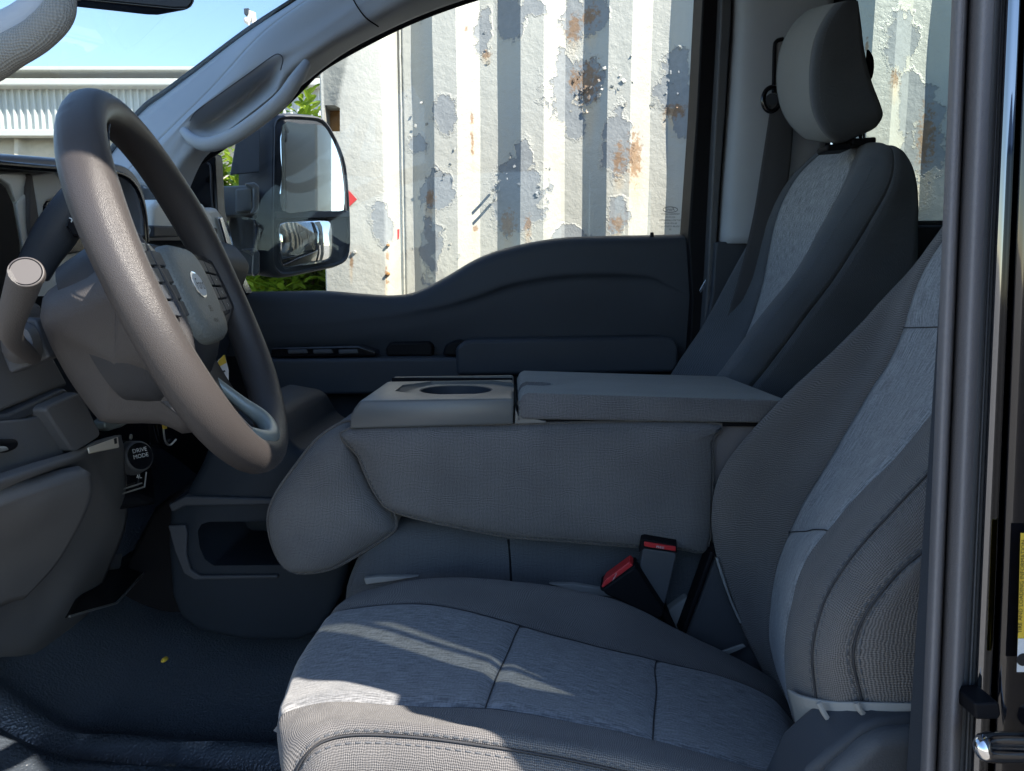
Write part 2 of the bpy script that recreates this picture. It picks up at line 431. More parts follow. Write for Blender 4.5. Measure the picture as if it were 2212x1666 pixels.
# ---------------------------------------------------------------- shipping container
YC = 3.0                                    # plane of its outer corrugation flats
Z6 = lambda x, y: (705 + x * .39216, y * .39216)          # reading helper: picture coordinates of the container
Z7 = lambda x, y: (1410 + x * .3627, y * .3627)
def container_mat():
    k = N('peeling_white_paint'); g = k.n('TexCoord'); pos = g.outputs['Object']
    nz = k.n('TexNoise'); nz.inputs['Scale'].default_value = 9; nz.inputs['Detail'].default_value = 6; nz.inputs['Roughness'].default_value = .65; k.l(pos, nz.inputs['Vector'])
    nf = k.n('TexNoise'); nf.inputs['Scale'].default_value = 45; nf.inputs['Detail'].default_value = 5; nf.inputs['Roughness'].default_value = .7; k.l(pos, nf.inputs['Vector'])
    nr = k.n('TexNoise'); nr.inputs['Scale'].default_value = 48; nr.inputs['Detail'].default_value = 6; nr.inputs['Roughness'].default_value = .75; k.l(pos, nr.inputs['Vector'])
    st = k.n('Mapping'); st.inputs['Scale'].default_value = (22, 22, 1.2); k.l(pos, st.inputs[0])
    ns = k.n('TexNoise'); ns.inputs['Scale'].default_value = 1; ns.inputs['Detail'].default_value = 4; k.l(st.outputs[0], ns.inputs['Vector'])
    def field(items):
        acc = None
        for (u, v, ru, rv) in items:
            c = Q(u, v, YC + .01)
            s = YC / FPX
            a = k.n('VectorMath', operation='SUBTRACT'); k.l(pos, a.inputs[0]); a.inputs[1].default_value = c
            b = k.n('VectorMath', operation='MULTIPLY'); k.l(a.outputs[0], b.inputs[0]); b.inputs[1].default_value = (1 / (ru * s), 0, 1 / (rv * s))
            ln = k.n('VectorMath', operation='LENGTH'); k.l(b.outputs[0], ln.inputs[0])
            acc = ln.outputs['Value'] if acc is None else k.math('MINIMUM', acc, ln.outputs['Value'])
        return acc
    def z6(x, y, a, b): return (*Z6(x, y), a * .39216, b * .39216)
    def z7(x, y, a, b): return (*Z7(x, y), a * .3627, b * .3627)
    peel = [z6(655, 640, 62, 92), z6(505, 785, 58, 48), z6(605, 1050, 90, 125), z6(570, 1360, 66, 170), z6(312, 1215, 52, 118),
            z6(1050, 1080, 140, 190), z6(1090, 860, 45, 100), z6(1310, 480, 110, 190), z6(1460, 420, 85, 130), z6(1375, 660, 62, 90),
            z6(1600, 790, 78, 180), z6(1925, 430, 85, 140), z6(1975, 620, 50, 130), z6(1600, 1190, 62, 96), z6(1350, 1300, 95, 55),
            z6(872, 140, 46, 140), z6(1010, 100, 75, 150), z6(1370, 90, 62, 120), z6(1475, 80, 66, 110), z6(1130, 40, 60, 50), z6(500, 70, 40, 60),
            z7(1490, 240, 110, 170), z7(1560, 600, 80, 220), z7(1660, 820, 78, 330), z7(1555, 950, 60, 200)]
    rust = [z6(570, 1100, 50, 60), z6(1700, 860, 62, 190), z6(1610, 880, 45, 130), z6(1450, 440, 80, 160), z6(1380, 430, 60, 90), z6(1000, 1230, 60, 110), z6(1110, 1240, 30, 70),
            z6(1600, 1230, 55, 70), z6(1930, 600, 90, 55), z6(1370, 130, 55, 100), z6(1460, 70, 60, 80), z6(800, 640, 14, 60), z6(803, 770, 12, 90), z6(340, 1520, 14, 70), z6(345, 1410, 10, 40), z6(818, 1255, 22, 34),
            z6(768, 150, 14, 18), z6(150, 1440, 12, 60), z7(1660, 800, 60, 270), z7(1440, 470, 50, 80), z7(1275, 270, 10, 60), z6(880, 280, 40, 30)]
    fp = k.math('ADD', field(peel), k.math('MULTIPLY', k.math('SUBTRACT', nz.outputs[0], .5), 2.9))
    fp = k.math('ADD', fp, k.math('MULTIPLY', k.math('SUBTRACT', nf.outputs[0], .5), .8))
    mp = k.n('MapRange'); k.l(fp, mp.inputs[0]); mp.inputs[1].default_value = 1.0; mp.inputs[2].default_value = .93; peelm = mp.outputs[0]
    frr = k.math('ADD', field(rust), k.math('MULTIPLY', k.math('SUBTRACT', nr.outputs[0], .5), 3.4))
    mr = k.n('MapRange'); k.l(frr, mr.inputs[0]); mr.inputs[1].default_value = .75; mr.inputs[2].default_value = .35; rustm = mr.outputs[0]
    fs = k.math('ADD', field([(u, v + rv * .9, ru * .9, rv * 1.3) for (u, v, ru, rv) in rust]), k.math('MULTIPLY', k.math('SUBTRACT', ns.outputs[0], .5), 2.4))
    ms = k.n('MapRange'); k.l(fs, ms.inputs[0]); ms.inputs[1].default_value = 1.0; ms.inputs[2].default_value = .1; stain = k.math('MULTIPLY', ms.outputs[0], .30)
    white = k.mix(ns.outputs[0], (.345, .345, .312), (.405, .40, .355))
    c = k.mix(stain, white, (.62, .42, .20))
    prim = k.mix(nf.outputs[0], (.17, .185, .195), (.27, .285, .29))
    c = k.mix(peelm, c, prim)
    rc = k.mix(nf.outputs[0], (.07, .04, .022), (.36, .20, .085))
    c = k.mix(k.math('MULTIPLY', rustm, .82), c, rc)
    k.l(c, k.b.inputs['Base Color'])
    k.l(k.math('ADD', k.math('MULTIPLY', peelm, .3), .42), k.b.inputs['Roughness'])
    edge = k.n('MapRange'); k.l(fp, edge.inputs[0]); edge.inputs[1].default_value = 1.25; edge.inputs[2].default_value = 1.0
    lift = k.math('SUBTRACT', edge.outputs[0], k.math('MULTIPLY', peelm, 1.6))           # paint curls up round every bare patch
    crk = k.n('TexVoronoi', feature='DISTANCE_TO_EDGE'); crk.inputs['Scale'].default_value = 3.2; k.l(pos, crk.inputs['Vector'])
    nb1 = k.bump(lift, .55, .005)
    nb2 = k.bump(nf.outputs[0], .22, .01, nb1)
    k.l(k.bump(nz.outputs[0], .35, .02, nb2), k.b.inputs['Normal'])
    return k.m
M['cont'] = container_mat()
M['rust'] = plastic('rust', (.34, .17, .06), .85, 90, 1.0, vary=.6)
CT = 2.98
cont = thing('shipping_container', 'white steel shipping container with peeling paint and rust, close beside the truck', 'container', (0.5, YC, 0))
def px(u): return Q(u, 636, YC).x
pitch = px(182.4) - px(0)
x0 = px(1075.6) - pitch * 1                 # foot of a left-facing slope
DEP = .047 * pitch / .278
prof = []                                   # (x, y) profile of the corrugated side
xr = px(872); prof.append((xr, YC + DEP))
kx = 0
while kx < 17:
    b = x0 + kx * pitch
    prof += [(b, YC + DEP), (b + .265 * pitch, YC), (b + .53 * pitch, YC), (b + .79 * pitch, YC + DEP)]; kx += 1
verts, faces = [], []
zs = [0.16 + (CT - .26) * i / 40 for i in range(41)]
pp = []
for i in range(len(prof) - 1):              # subdivide every flat so that dents can bend it
    (xa, ya), (xb, yb) = prof[i], prof[i + 1]
    for q in range(4): pp.append((xa + (xb - xa) * q / 4, ya + (yb - ya) * q / 4))
pp.append(prof[-1])
for (xx, yy) in pp:
    for z in zs:
        dn = mnoise.noise(Vector((xx * 2.2, 3.1, z * 1.6))) * .007 + mnoise.noise(Vector((xx * 6, 7.7, z * 4))) * .003
        verts.append((xx + mnoise.noise(Vector((xx * 3, 1, z * 2.5))) * .004, yy + dn, z))
nz_ = len(zs)
for i in range(len(pp) - 1):
    for j in range(nz_ - 1): faces.append((i * nz_ + j, (i + 1) * nz_ + j, (i + 1) * nz_ + j + 1, i * nz_ + j + 1))
mk('side_panel', verts, faces, 'cont', cont, solid=.003, face_cam=True, angle=22)
# corner post: broad flat, bead on its right, return along the end of the container
pl, pr = px(708), px(838)
post = slab('corner_post', [Vector((pl, YC - .03, 0)), Vector((pr, YC - .03, 0)), Vector((px(864), YC + DEP, 0)), Vector((px(864), YC + .12, 0)), Vector((pl, YC + .12, 0))], (0, 0, CT), 'cont', cont, .006)
slotp = L([(700, 226), (722, 226), (733, 232), (733, 283), (700, 283)], YC - .04)
cut(post, [slab('cutter', slotp, (0, .10, 0), 'cont', None, 0)])
slab('lashing_slot', L([(700, 222), (736, 222), (736, 287), (700, 287)], YC + .055), (0, .004, 0), 'rust', cont, 0)
tube('weld_bead', [Vector((px(869) + mnoise.noise(Vector((0, 0, z * 30))) * .002, YC + DEP - .004, z)) for z in [i * .04 for i in range(74)]], .0045, M['cont'], cont, 8, 1)
xe = prof[-1][0]
box('end_post', (xe, YC - .02, 0), (xe + .16, YC + .14, CT), 'cont', cont, .006)
box('top_rail', (pl, YC - .015, CT - .10), (xe + .16, YC + .07, CT), 'cont', cont, .006)
box('bottom_rail', (pr, YC - .012, 0.02), (xe, YC + .09, .17), 'cont', cont, .006)
box('roof_sheet', (pl, YC + .07, CT - .06), (xe + .16, YC + 2.4, CT - .03), 'cont', cont, .004)
box('end_wall', (pl + .01, YC + .12, 0), (pl + .05, YC + 2.4, CT - .03), 'cont', cont, .004)
for (a, b) in ((Z6(915, 1045), Z6(873, 1088)), (Z6(921, 1100), Z6(876, 1146))):   # two bolts with long shadows
    p = Q(*a, YC + DEP * .3); tube('bolt', [p + Vector((0, .03, 0)), p + Vector((.004, -.035, .003))], .0055, M['silver'], cont, 8, 2)
slab('warning_triangle', L([(753, 411), (771, 431), (753, 448)], YC - .0325), (0, .002, 0), 'redstk', cont, 0)
slab('paint_mark', L([(857, 496), (863, 495), (862, 516), (857, 517)], YC + .036), (0, .002, 0), 'redstk', cont, 0)
for (a, b) in (((766, 545), 7), ((838, 530), 5), ((838, 592), 6)):
    p = Q(*a, YC - .03); cyl('rivet', p + Vector((0, .01, 0)), (0, -1, 0), b * YC / FPX * .7, .022, 'rust' if b < 7 else 'cont', cont, 12, .002, b * YC / FPX * .5)
# flakes of paint that curl off the steel
fv, ff = [], []
for (zx, zy, n_) in ((1420, 480, 12), (1500, 440, 10), (970, 960, 7), (1900, 500, 9), (640, 930, 6), (680, 1280, 5), (1220, 1040, 8), (1600, 470, 6), (2290, 700, 6), (490, 640, 4), (870, 240, 4)):
    for q in range(n_):
        c = Q(*Z6(zx + random.gauss(0, 45), zy + random.gauss(0, 90)), YC + DEP * .5)
        # nearest profile depth
        for (xa, ya), (xb, yb) in zip(prof, prof[1:]):
            if xa <= c.x <= xb: c.y = ya + (yb - ya) * (c.x - xa) / max(1e-6, xb - xa) - .002
        a = random.uniform(.004, .011); th = random.uniform(0, 6.28); lift = random.uniform(.002, .007)
        k0 = len(fv); d1 = Vector((math.cos(th), 0, math.sin(th))); d2 = Vector((-d1.z, 0, d1.x))
        fv += [c - d1 * a - d2 * a * .5, c + d1 * a * .6 - d2 * a * .7, c + d1 * a + d2 * a * .4 + Vector((0, -lift, 0)), c - d1 * a * .5 + d2 * a * .8 + Vector((0, -lift * .6, 0))]
        ff.append((k0, k0 + 1, k0 + 2, k0 + 3))
fl = mk('paint_flakes', fv, ff, 'cont', cont, smooth=False, fix=False); fl['kind'] = 'stuff'

# ---------------------------------------------------------------- far hangar seen through the windscreen
def ribbed_mat():
    k = N('white_ribbed_steel'); tc = k.n('TexCoord')
    mp = k.n('Mapping'); mp.inputs['Scale'].default_value = (2, 2, .3); k.l(tc.outputs['Object'], mp.inputs[0])
    n1 = k.n('TexNoise'); n1.inputs['Scale'].default_value = 1; n1.inputs['Detail'].default_value = 4; k.l(mp.outputs[0], n1.inputs['Vector'])
    k.l(k.mix(n1.outputs[0], (.47, .50, .49), (.58, .60, .57)), k.b.inputs['Base Color']); k.set(Roughness=.45)
    return k.m
M['ribbed'] = ribbed_mat(); M['fascia'] = plain('pale_fascia', (.52, .53, .49), .5); M['tarp'] = plastic('beige_tarp', (.55, .50, .41), .8, 6, 1.0)
YH = 26.0
han = thing('hangar_building', 'distant pale hangar with ribbed steel wall and white fascia, seen through the windscreen', 'building', (-8, YH, 0))
zt, zb = Q(200, 191, YH).z, Q(200, 283, YH).z
xa_, xb_ = Q(-420, 300, YH).x, Q(720, 300, YH).x
rp = []; xx = xa_; rp_p = Q(15.2, 0, YH).x - Q(0, 0, YH).x
while xx < xb_:
    rp += [(xx, YH), (xx + rp_p * .62, YH), (xx + rp_p * .70, YH - .10), (xx + rp_p * .92, YH - .10)]; xx += rp_p
mk('wall_panel', [(a, b, z) for (a, b) in rp for z in (zb, zt)], [(2 * i, 2 * i + 2, 2 * i + 3, 2 * i + 1) for i in range(len(rp) - 1)], 'ribbed', han, smooth=False, solid=.02, face_cam=True)
box('fascia', (xa_ - .3, YH - .5, zt - .05), (xb_ + .3, YH + .1, Q(200, 178, YH).z), 'fascia', han, .06)
slab('roof', [Vector((xa_ - .3, YH - .45, zt + .46)), Vector((xb_ + .3, YH - .45, zt + .46)), Vector((xb_ + .3, YH + 14, zt + 1.3)), Vector((xa_ - .3, YH + 14, zt + 1.3))], (0, 0, .12), 'fascia', han, .02)
box('lintel', (xa_, YH - .25, zb - .22), (xb_, YH + .1, zb), 'fascia', han, .03)
box('end_wall', (xb_ - .3, YH + .1, 0), (xb_, YH + 14, zt), 'ribbed', han, .01)
box('back_wall', (xa_, YH + 5.8, 0), (xb_ - .3, YH + 6, zb), 'tarp', han, .01)
# pleated tarpaulin curtain: two gathered bays
cur = []
cz = [0, .3, .55, .75, .9, 1.0]
nx = 150
for i in range(nx + 1):
    xw = xa_ + (xb_ - .4 - xa_) * i / nx
    row = []
    for q in cz:
        ph = (xw * .62) % 1.0
        gather = math.exp(-((ph - .5) / (.06 + .30 * (1 - q))) ** 2)
        row.append(Vector((xw, YH + .45 - .55 * gather * (1 - .2 * q) + .05 * math.sin(xw * 9) * (1 - q), q * (zb - .05))))
    cur.append(row)
tp = grid_obj('tarp_curtain', cur, 'tarp', han, solid=.01)

# ---------------------------------------------------------------- lamp mast, cables
lm = thing('yard_lamp_post', 'pale lamp post with dark floodlight head far behind the windscreen corner', 'lamp post', Q(535, 600, 22).xy.to_3d())
bp_ = Q(536, 60, 22)
tube('pole', [Vector((bp_.x + .25, 22, 0)), Vector((bp_.x + .2, 22, bp_.z - .3)), Q(535, 52, 22), Q(531, 40, 22)], .07, M['cream'], lm, 10, 4)
slab('lamp_head', L([(526, 18), (537, 17), (536, 31), (527, 31)], 21.9), (0, .3, 0), 'dark', lm, .02)
for (dv, yy, lab) in ((0, 40, 'thin upper overhead cable crossing the sky above the hangar'), (5, 40.5, 'thin lower overhead cable crossing the sky above the hangar')):
    tag(tube('overhead_cable', [Q(-300, 158 + dv, yy), Q(0, 155 + dv, yy), Q(220, 150 + dv, yy), Q(420, 154 + dv, yy), Q(800, 165 + dv, yy)], .018, M['dark2'], None, 6, 6), lab, 'cable')

# ---------------------------------------------------------------- hedge shrubs behind the mirror
def leaf_mat(name, a, b):
    k = N(name); g = k.n('NewGeometry'); oi = k.n('TexNoise'); tc = k.n('TexCoord'); oi.inputs['Scale'].default_value = 7; k.l(tc.outputs['Object'], oi.inputs['Vector'])
    f = k.math('ADD', k.math('MULTIPLY', g.outputs['Random Per Island'], .6), k.math('MULTIPLY', oi.outputs[0], .4))
    k.l(k.mix(f, a, b), k.b.inputs['Base Color']); k.set(Roughness=.35)
    tl = k.n('BsdfTranslucent'); k.l(k.mix(f, tuple(x * 1.2 for x in a), tuple(x * 1.3 for x in b)), tl.inputs[0])
    mx = k.n('MixShader'); mx.inputs[0].default_value = .38; k.l(k.b.outputs[0], mx.inputs[1]); k.l(tl.outputs[0], mx.inputs[2]); k.l(mx.outputs[0], k.o.inputs[0])
    return k.m
M['leaf'] = leaf_mat('glossy_leaf', (.07, .16, .012), (.30, .38, .03)); M['bark'] = plastic('bark', (.12, .08, .05), .9, 60, 1)
def leaf_at(fv, ff, c, d, n_, ln, wd):
    d = d.normalized(); s = d.cross(n_).normalized(); n_ = s.cross(d); k0 = len(fv)
    fv += [c, c + d * ln * .35 + s * wd + n_ * wd * .35, c + d * ln * .72 + s * wd * .8 + n_ * wd * .2, c + d * ln - n_ * wd * .3,
           c + d * ln * .72 - s * wd * .8 + n_ * wd * .2, c + d * ln * .35 - s * wd + n_ * wd * .35, c + d * ln * .5]
    ff += [(k0, k0 + 1, k0 + 6), (k0 + 1, k0 + 2, k0 + 6), (k0 + 2, k0 + 3, k0 + 6), (k0 + 3, k0 + 4, k0 + 6), (k0 + 4, k0 + 5, k0 + 6), (k0 + 5, k0, k0 + 6)]
def shrub(label, cx_, cy_, rx, ry, hgt, sprigs, seed):
    rnd = random.Random(seed)
    t = thing('shrub', label, 'shrub', (cx_, cy_, 0), 'leafy shrubs beside the container')
    st_v = []
    fv, ff = [], []
    for i in range(sprigs):
        a = rnd.uniform(0, 6.28); r = rnd.random() ** .5
        bx_, by_ = cx_ + math.cos(a) * rx * r, cy_ + math.sin(a) * ry * r
        topz = hgt * (1 - .28 * r * r) * rnd.uniform(.55, 1.0)
        lean = Vector((rnd.gauss(0, .15) + math.cos(a) * .25, rnd.gauss(0, .15) + math.sin(a) * .25, 1)).normalized()
        for q in range(rnd.randint(10, 16)):
            c = Vector((bx_, by_, topz)) - lean * (q * .028 + rnd.uniform(0, .02))
            if c.z < .1: continue
            an = q * 2.4 + rnd.uniform(-.5, .5)
            d = Vector((math.cos(an), math.sin(an), .75 - q * .045 + rnd.uniform(-.2, .2)))
            leaf_at(fv, ff, c, d, lean, rnd.uniform(.055, .095), rnd.uniform(.014, .022))
    mk('foliage', fv, ff, 'leaf', t, smooth=False, fix=False)
    for q in range(7):
        a = q * .9; tube('stem', [Vector((cx_ + .08 * math.cos(a), cy_ + .08 * math.sin(a), 0)), Vector((cx_ + rx * .3 * math.cos(a), cy_ + ry * .3 * math.sin(a), hgt * .4)), Vector((cx_ + rx * .55 * math.cos(a), cy_ + ry * .55 * math.sin(a), hgt * .8))], [.02, .014, .006], M['bark'], t, 6, 4)
    return t
p1 = Q(640, 300, 4.4); p2 = Q(480, 300, 5.0)
shrub('leafy green shrub rising above the side mirror next to the container corner', p1.x, 4.4, .42, .5, Q(640, 200, 4.4).z + .12, 700, 3)
shrub('darker leafy shrub behind the mirror arms at the edge of the window', p2.x, 5.0, .62, .5, Q(480, 250, 5.0).z, 750, 5)
# ================================================================== THE TRUCK CAB
cab = thing('truck_cab', 'cab of a dark pickup truck with grey pillar trim and vinyl floor', 'truck', (0.3, 1.1, .4))
def z_(r): return H + r
# floor: moulded vinyl sheet with heel ridges and a shallow rise over the tunnel
fx, fy = 110, 90; fvv, fff = [], []
def sstep(a, b, t): t = max(0, min(1, (t - a) / (b - a))); return t * t * (3 - 2 * t)
for i in range(fx + 1):
    for j in range(fy + 1):
        x = -1.0 + 2.9 * (i / fx if i < 0 else i / fx); y = .34 + 1.56 * j / fy
        x = -1.0 + 1.2 * i / 90 if i <= 90 else .2 + 1.75 * (i - 90) / 20
        z = -.655 + .075 * sstep(1.02, 1.32, y)
        if x < .05:
            yy = y + .10 * (x + .3)
            z += .016 * math.exp(-((yy - .985) / .016) ** 2) + .013 * math.exp(-((yy - .925) / .016) ** 2) - .014 * math.exp(-((yy - .955) / .010) ** 2)
            z -= .016 * math.exp(-((x + .275) / .014) ** 2) * (1 - sstep(.93, .98, y))
            z += .22 * sstep(-.62, -1.0, x)
        z += mnoise.noise(Vector((x * 5, y * 5, 0))) * .004
        fvv.append((x, y, z_(z)))
for i in range(fx):
    for j in range(fy): fff.append((i * (fy + 1) + j, (i + 1) * (fy + 1) + j, (i + 1) * (fy + 1) + j + 1, i * (fy + 1) + j + 1))
mk('floor_covering', fvv, fff, 'vinyl', cab, solid=.01, angle=70)
box('firewall', (-1.04, .30, z_(-.75)), (-1.01, 1.95, z_(.02)), 'black', cab)
box('floor_pan', (-1.02, .28, z_(-.72)), (1.96, 1.96, z_(-.69)), 'dark', cab)
box('door_sill', (-1.0, .26, z_(-.72)), (.30, .345, z_(-.645)), 'dark2', cab, .012)
# roof, rails, rear wall
box('roof_panel', (-.42, .30, z_(.865)), (1.96, 1.94, z_(.90)), 'paint', cab, .015)
box('headliner', (-.34, .36, z_(.835)), (1.94, 1.88, z_(.862)), 'grey', cab, .01)
tube('roof_rail', [Vector((-1.15, .42, z_(.13))), Vector((-.80, .38, z_(.40))), Vector((-.50, .345, z_(.54))), Vector((-.2, .33, z_(.59))), Vector((.3, .325, z_(.605))), Vector((1.1, .325, z_(.605))), Vector((1.95, .34, z_(.60)))], .035, M['paint'], cab, 12, 6)
box('roof_trim', (-.40, .325, z_(.60)), (1.94, .37, z_(.868)), 'dark', cab, .012)
box('roof_trim', (-.05, 1.86, z_(.81)), (1.94, 1.93, z_(.868)), 'dark', cab, .012)
rw = box('rear_wall', (1.90, .34, z_(-.7)), (1.95, 1.92, z_(.86)), 'dark2', cab, .01)
cut(rw, [box('cutter', (1.8, .55, z_(.12)), (2.1, 1.7, z_(.55)), 'dark', None, 0)])
box('rear_window', (1.92, .55, z_(.12)), (1.925, 1.7, z_(.55)), 'tint', cab, 0)
box('quarter_panel', (.36, .30, z_(-.74)), (1.94, .37, z_(.14)), 'dark2', cab, .01)
box('quarter_glass', (.48, .335, z_(.13)), (.80, .339, z_(.64)), 'tint', cab, 0)
box('quarter_sun_block', (.650, .31, z_(.135)), (1.94, .36, z_(.65)), 'dark', cab, .006)  # unseen opaque block added to narrow the sun slit onto the seat
box('engine_hood', (-2.5, .38, z_(-.02)), (-1.22, 1.85, z_(.03)), 'paint', cab, .03)
box('kick_panel', (-1.02, 1.88, z_(-.74)), (-.58, 1.94, z_(-.06)), 'black', cab)
M['bodywhite'] = plastic('white_body_panel', (.26, .265, .25), .5, 30, .1)
box('service_body', (2.05, .18, z_(-.85)), (4.8, 2.10, z_(1.5)), 'bodywhite', cab, .02)
box('body_ledge', (2.05, 2.09, z_(.20)), (4.8, 2.15, z_(.27)), 'bodywhite', cab, .01)
box('body_ledge', (2.05, 2.09, z_(-.05)), (4.8, 2.12, z_(-.03)), 'dark2', cab, .004)
box('door_skin', (.82, 1.985, z_(-.75)), (1.98, 2.005, z_(.12)), 'paint', cab, .008)
# windscreen
wa, wb = Q(215, 362, 1.75), Q(650, -8, 1.75)
dz = (wb - wa).normalized(); lo = wa - dz * .35; hi = wb + dz * .06
slab('windscreen', [Vector((lo.x, .42, lo.z)), Vector((lo.x, 1.76, lo.z)), Vector((hi.x, 1.76, hi.z)), Vector((hi.x, .42, hi.z))], Vector((-dz.z, 0, dz.x)) * .004, 'shield', cab, 0)
tube('windscreen_seal', [Q(150, 425, 1.745), Q(215, 360, 1.745), Q(300, 243, 1.745), Q(360, 197, 1.745), Q(420, 152, 1.745), Q(515, 80, 1.745), Q(570, 42, 1.745), Q(640, -3, 1.745), Q(715, -58, 1.745)], .0062, M['frit'], cab, 8, 4)
# passenger A-pillar trim with the hand pocket pressed into it
AP = [
 [(215, 362, 1.745), (255, 392, 1.67), (300, 400, 1.665), (330, 410, 1.665), (365, 420, 1.67), (400, 430, 1.75)],
 [(262, 305, 1.745), (300, 345, 1.67), (345, 340, 1.66), (370, 345, 1.66), (402, 350, 1.67), (442, 342, 1.75)],
 [(300, 247, 1.745), (345, 301, 1.67), (402, 268, 1.655), (418, 286, 1.665), (450, 305, 1.665), (500, 303, 1.75)],
 [(360, 200, 1.745), (398, 249, 1.67), (425, 242, 1.652), (450, 268, 1.715), (487, 285, 1.66), (545, 275, 1.75)],
 [(420, 155, 1.745), (449, 199, 1.67), (480, 203, 1.652), (508, 228, 1.725), (540, 245, 1.66), (590, 245, 1.75)],
 [(470, 117, 1.745), (500, 143, 1.67), (540, 160, 1.652), (565, 180, 1.72), (592, 202, 1.66), (628, 211, 1.75)],
 [(515, 83, 1.745), (540, 98, 1.67), (592, 120, 1.655), (608, 136, 1.665), (625, 160, 1.665), (657, 181, 1.75)],
 [(570, 45, 1.745), (590, 52, 1.68), (650, 72, 1.665), (680, 85, 1.66), (705, 105, 1.67), (748, 113, 1.75)],
 [(640, 0, 1.745), (660, 2, 1.68), (730, 20, 1.665), (760, 30, 1.66), (800, 50, 1.67), (852, 59, 1.75)],
 [(715, -55, 1.745), (740, -50, 1.68), (810, -30, 1.665), (845, -20, 1.66), (890, 0, 1.67), (945, 20, 1.75)],
 [(800, -125, 1.745), (830, -110, 1.68), (900, -80, 1.665), (940, -70, 1.66), (1000, -50, 1.67), (1060, -18, 1.75)],
 [(900, -190, 1.745), (930, -180, 1.68), (1000, -150, 1.665), (1060, -130, 1.66), (1130, -110, 1.67), (1200, -60, 1.75)]]
G = patch_eval([[Q(*p) for p in r] for r in AP], 8, 8)
apil = grid_obj('a_pillar_trim', G, 'grey', cab, 8, 40, solid=.004, angle=60)
grid_obj('pillar_edge_strip', G, 'grey', apil, 0, 8, solid=.004)
tube('trim_seam', [Q(755, -20, 1.652), Q(768, 8, 1.652), Q(790, 38, 1.655), Q(818, 58, 1.665)], .0016, M['black'], apil, 6, 5)
gh = tube('grab_handle', [Q(398, 284, 1.655), Q(418, 303, 1.625), Q(450, 313, 1.61), Q(500, 297, 1.605), Q(560, 257, 1.602), Q(610, 214, 1.605), Q(640, 172, 1.62), Q(662, 138, 1.66)],
          [.010, .0130, .0150, .0155, .0155, .0155, .0145, .010], M['grey'], apil, 16, 6)
sl = [Q(*p) for p in ((410, 262, 1.652), (425, 240, 1.650), (480, 200, 1.650), (540, 157, 1.650), (585, 124, 1.650), (602, 117, 1.651), (611, 128, 1.652), (606, 152, 1.652))]
tube('pocket_outline', sl, .0012, M['dark2'], apil, 6, 6)
tube('window_seal', [Q(395, 372, 1.78), Q(442, 344, 1.79), Q(500, 305, 1.79), Q(545, 277, 1.79), Q(590, 247, 1.79), Q(628, 213, 1.79), Q(657, 184, 1.79), Q(690, 152, 1.79), Q(748, 116, 1.79), Q(852, 62, 1.79), Q(945, 23, 1.79), Q(1060, -15, 1.79), Q(1200, -55, 1.79)], .0075, M['black'], cab, 8, 5)

# passenger B-pillar
slab('pillar_backing', L([(1560, -120), (1800, -120), (1760, 560), (1520, 560)], 1.85), (0, .05, 0), 'black', cab, .002)
BPr = [[(1582, -80, 1.84), (1592, -80, 1.80), (1625, -80, 1.775), (1700, -80, 1.77), (1800, -80, 1.775)],
       [(1578, 60, 1.84), (1590, 60, 1.80), (1620, 60, 1.775), (1700, 60, 1.77), (1800, 60, 1.775)],
       [(1566, 250, 1.84), (1578, 250, 1.80), (1608, 250, 1.775), (1690, 250, 1.77), (1790, 250, 1.775)],
       [(1556, 400, 1.84), (1566, 400, 1.80), (1596, 400, 1.775), (1680, 400, 1.77), (1770, 400, 1.775)],
       [(1548, 526, 1.84), (1557, 526, 1.80), (1586, 526, 1.775), (1660, 526, 1.77), (1750, 526, 1.775)]]
grid_obj('b_pillar_trim', patch_eval([[Q(*p) for p in r] for r in BPr], 6, 6), 'grey', cab, solid=.006)
slab('pillar_panel', L([(1546, 522), (1720, 522), (1720, 900), (1500, 900), (1522, 720), (1538, 640)], 1.782), (0, .06, 0), 'dark', cab, .006)
slab('pillar_seal', L([(1562, -80), (1584, -80), (1579, 60), (1567, 250), (1556, 400), (1548, 540), (1536, 690), (1522, 820), (1512, 820), (1528, 600), (1543, 300), (1556, 60)], 1.80), (0, .05, 0), 'dark2', cab, .006)
rp_ = Q(1664, 217, 1.74)
belt = thing('seat_belt', 'dark grey seat belt hanging from the guide on the far pillar', 'seat belt', Q(1620, 640, 1.74))
BL = [[(1668, 205, 1.735), (1690, 205, 1.73), (1713, 205, 1.735)], [(1660, 260, 1.73), (1688, 260, 1.727), (1714, 265, 1.73)], [(1646, 350, 1.72), (1680, 350, 1.717), (1708, 350, 1.72)], [(1627, 468, 1.715), (1665, 460, 1.712), (1696, 435, 1.715)], [(1598, 590, 1.715), (1635, 590, 1.71), (1668, 590, 1.715)], [(1555, 740, 1.72), (1590, 740, 1.715), (1625, 740, 1.72)]]
grid_obj('webbing', patch_eval([[Q(*p) for p in r] for r in BL], 6, 5), 'webbing', belt, solid=.0015)
tube('belt_guide', [rp_ + Vector((math.cos(a) * .019, -.008, math.sin(a) * .026)) for a in [i * math.pi / 6 for i in range(12)]], .0055, M['gblack'], belt, 10, 4, closed=True)
cyl('guide_bolt', rp_ + Vector((0, .02, 0)), (0, -1, 0), .013, .03, 'dark', belt)
tube('height_adjuster', [Q(1692, 84, 1.765), Q(1677, 90, 1.765), Q(1673, 110, 1.765), Q(1671, 200, 1.765)], .0045, M['black'], belt, 8, 4)
slab('tongue_plate', L([(1511, 628), (1524, 604), (1527, 610), (1514, 634)], 1.74), (0, .003, 0), 'chrome', belt, .0005)

